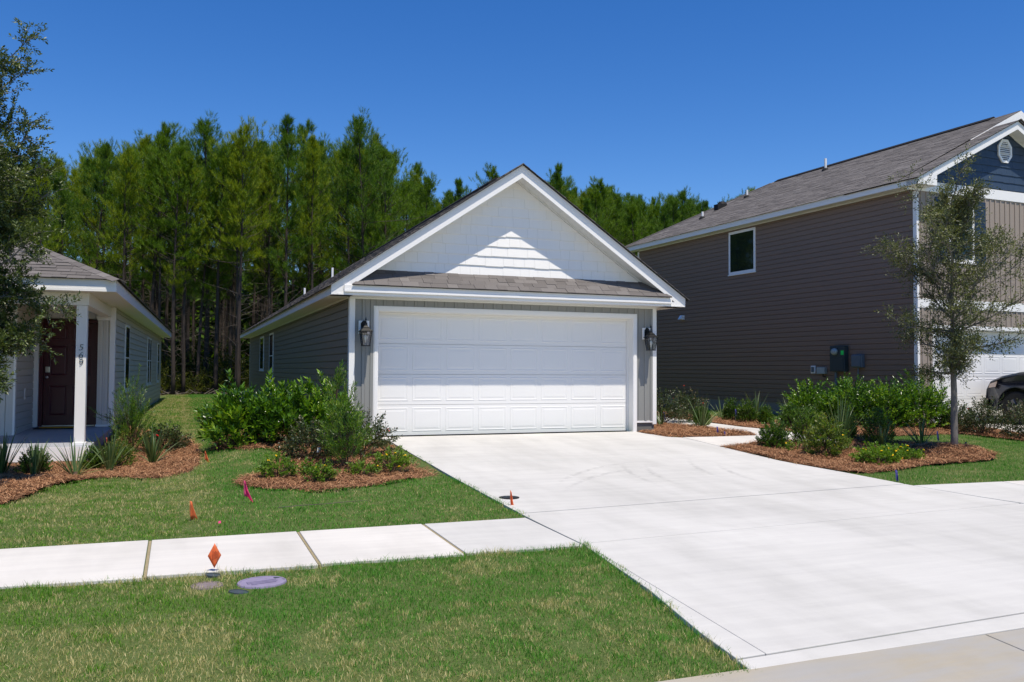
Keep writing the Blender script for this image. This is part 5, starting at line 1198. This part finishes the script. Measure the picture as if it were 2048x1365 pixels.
# woodland running on behind
rg = np.random.default_rng(9); n = 120000
P = np.stack([rg.uniform(-60, 95, n), rg.uniform(60, 80, n), rg.uniform(0, 10.5, n) ** 1.], 1); P[:, 1] += np.maximum(0, P[:, 0]) * .25
P[:, 2] *= (.9 + .1 * wob(P[:, 0], P[:, 1], .3))
V, F = leaves(P, nrm(rg.normal(0, 1, (n, 3)) + [0, 0, .5]), rg, .95, .5)
link('distant_woodland', fast_mesh('distant_woodland', V, F, 'pine_c'), kind='stuff')
# leaf litter and fallen wood at the edge of the trees
b = MB()
for i in range(26):
    x, y = rp.uniform(-4.2, -.4), rp.uniform(25.3, 27.); a = rp.uniform(0, 3.1); L = rp.uniform(.2, .9); b.tube([(x, y, .03), (x + math.cos(a) * L, y + math.sin(a) * L * .4, rp.uniform(.03, .3))], [.02, .008], 4)
b.build('fallen_twigs', 'twig', None, kind='stuff')

# ------------------------------------------------------------------ small things
def flag(label, x, y, mat, h=.30, fwid=.13, fh=.10, rz=0., tilt=.0, z=None, grp=None, diamond=False, droop=.5, prints=False):
    t = thing('marker_flag', (x, y, gz(x, y) - .03 if z is None else z), label, 'marker flag', grp, rz=rz)
    b = MB().tube([(0, 0, -.05), (tilt * h * .5, 0, h * .5), (tilt * h, 0, h)], .0013, 4); b.build('wire', 'steel', t)
    nx_, nz_ = 6, 4; V = []; F = []
    for j in range(nz_ + 1):
        for i in range(nx_ + 1):
            u, v = i / nx_, j / nz_; fx, fz = u * fwid, v * fh
            if diamond: fx, fz = (u + v - 1.) * fwid * .62 * .9 - .015, (v - u) * fh * .95 + 0
            yw_ = (.014 * math.sin(u * 5 + v * 2.) + .01 * u) * (.3 if diamond else 1.)
            zz = h - fh + fz - (0 if diamond else droop * u * u * fwid)
            if diamond: zz = h - fh * .95 + fz
            V.append((tilt * h + (fx * (.2 + .8 * (1 - v)) * (1 - .2 * droop * u) if not diamond else fx), yw_, zz))
    for j in range(nz_):
        for i in range(nx_): q = j * (nx_ + 1) + i; F.append((q, q + 1, q + nx_ + 2, q + nx_ + 1))
    m = fast_mesh('flag', V, F, mat, True); o = link('flag', m, None, t); sm2 = o.modifiers.new('thickness', 'SOLIDIFY'); sm2.thickness = .0006
    if prints:
        for k_ in range(5):
            c0 = -.028 + k_ * .009; MB().box(c0, c0 + .0035, -.0045 - .002, -.0042 - .002, -.03 + .004 * k_, .035 - .005 * (k_ % 2)).build('print', 'flag_ink', o).location = (tilt * h, 0.0, h - fh * .95)
    return t
G9 = 'orange utility marker flags'
flag('orange diamond-hung flag in front of the sidewalk beside the lavender lids', -2.87, -7.92, 'orange', .235, .085, .095, 0, -.03, diamond=True, grp=G9, prints=True)
flag('orange flag folded thin on the sod seam by the sidewalk', -3.03, -5.7, 'orange', .20, .10, .18, .6, 0, grp=G9, droop=.3)
flag('small orange flag in the lawn near the porch bed corner', -2.77, -1.5, 'orange', .17, .14, .13, .3, -.1, grp=G9, droop=1.0)
flag('orange flag at the driveway corner by the round drain cover', .16, -6.0, 'orange', .19, .11, .16, .2, 0, grp=G9, droop=1.6)
flag('tiny orange flag among the boxwoods right of the porch column', -4.15, -.35, 'orange', .42, .06, .08, .3, 0, grp=G9)
flag('bright pink flag in the lawn left of the lantana bed', -2.48, -5.05, 'pink', .26, .17, .17, .25, -.05, droop=.9)
flag('yellow flag at the left foot of the garage door casing', -.30, -.75, 'yellow', .20, .12, .18, .2, 0, droop=.4)
G10 = 'violet utility marker flags'
for lb, x, y, h in (('violet flag behind the tuft at the white corner trim', 6.55, 1.6, .30), ('violet flag on the island bed before the walkway', 6.3, -.75, .16), ('small violet flag lower right in the island bed', 6.28, -1.02, .10),
                    ('violet flag before the first boxwood of the strip', 8.72, 2.1, .32), ('violet flag between the bend boxwood and pale shrub', 7.75, -1.75, .24), ('violet flag behind the light strap plant at the oak', 9.55, -2.8, .26), ('violet flag at the lawn tip beside the driveway', 5.68, -5.75, .17)):
    flag(lb, x, y, 'violet', h, .10, .14 if h > .12 else .09, .4, .1, grp=G10, droop=.9)
# buried boxes
def lid(label, x, y, rx, ry, mat, tilt=(0, 0), rz=0., cat='valve box lid', ribs=True, z=0.):
    t = thing('valve_box_lid', (x, y, gz(x, y) - .004 + z), label, cat, rz=rz); t.rotation_euler = (tilt[0], tilt[1], rz)
    m = MB().lathe([(1, -.06), (1, -.006), (.975, .004), (.90, .004), (.89, 0), (.001, 0)], (0, 0, 0), 32); m.v = [(a * rx, b * ry, c) for a, b, c in m.v]; m.build('lid', mat, t)
    if ribs:
        for i, (a, w_) in enumerate(((-.32, .5), (-.12, .62), (.08, .6))): MB().box(-w_ * rx, w_ * rx, a * ry, (a + .09) * ry, .0005, .006).build('rib', mat, t)
        MB().box(.62 * rx, .82 * rx, .3 * ry, .5 * ry, .0004, .003).build('finger_hole', 'dark_plastic', t)
    return t
lid('lavender oval lid lying in the turf in front of the sidewalk', -2.58, -8.22, .175, .145, 'lavender', (.03, 0), .25, z=-.016)
lid('lavender lid half buried in dry turf left of the oval one', -2.95, -8.2, .11, .09, 'dirty_lavender', (.05, .0), 0, ribs=False, z=-.016)
lid('small dark lid sunk in the turf below the lavender ones', -2.75, -8.42, .07, .04, 'dark_plastic', (.1, .1), -.3, ribs=False, z=-.016)
lid('dark slanted cap at the sidewalk edge below the orange diamond flag', -2.9, -7.97, .06, .03, 'dark_plastic', (.2, .1), -.15, ribs=False, z=-.008)
dc = thing('drain_cover', (.30, -5.58, gz(.3, -5.58) + .001), 'black round drain cover set in the driveway beside the orange flag', 'drain cover')
MB().lathe([(.115, -.02), (.115, .003), (.10, .006), (.001, .006)], (0, 0, 0), 28).build('cover', 'black_rubber', dc)
for i in range(5): MB().box(-.07 + i * .03, -.058 + i * .03, -.06, .06, .0062, .009).build('rib', 'dark_plastic', dc)
st_ = thing('twig', (-1.75, -5.55, gz(-1.7, -5.5)), 'thin dry twig lying on the lawn right of the pink flag', 'twig')
MB().tube([(-.45, -.05, .015), (-.2, -.02, .022), (.05, .02, .018), (.3, .10, .02), (.5, .12, .015)], [.004, .004, .0035, .003, .0015], 5).build('stick', 'twig', st_)
pk = thing('ribbon_scrap', (-2.78, -6.1, gz(-2.8, -6.1)), 'scrap of pink ribbon in the grass by the sidewalk', 'ribbon'); MB().hexa([(-.014, 0, 0.01), (.012, 0, .01), (.012, .01, .03), (-.006, .01, .03)], [(-.014, .004, 0.01), (.012, .004, .01), (.012, .014, .03), (-.006, .014, .03)]).build('scrap', 'pink', pk)
tg = thing('plant_tag', (-1.36, -2.62, gz(-1.36, -2.6) + .13), 'white nursery tag hanging in the rose bush left of the bottlebrush', 'plant tag', rz=.4); MB().hexa([(-.022, 0, 0), (.025, 0, .01), (.03, .0, .07), (-.016, 0, .065)], [(-.022, .002, 0), (.025, .002, .01), (.03, .002, .07), (-.016, .002, .065)]).build('tag', 'paper', tg)
MB().tube([(.0, .001, .065), (.0, .02, .12)], .001, 4).build('tag_string', 'twig', tg)
for lb, x, y in (('black sprinkler head right of the young oak trunk', 9.5, -3.45), ('dark sprinkler head left of the young oak trunk', 8.62, -3.55)):
    t = thing('sprinkler', (x, y, gz(x, y)), lb, 'sprinkler', rz=.5); MB().lathe([(.02, -.02), (.02, .06), (.03, .065), (.03, .09), (.012, .10)], (0, 0, 0), 10).build('riser', 'black_rubber', t); MB().box(-.012, .05, -.008, .008, .10, .125).build('nozzle', 'dark_plastic', t)
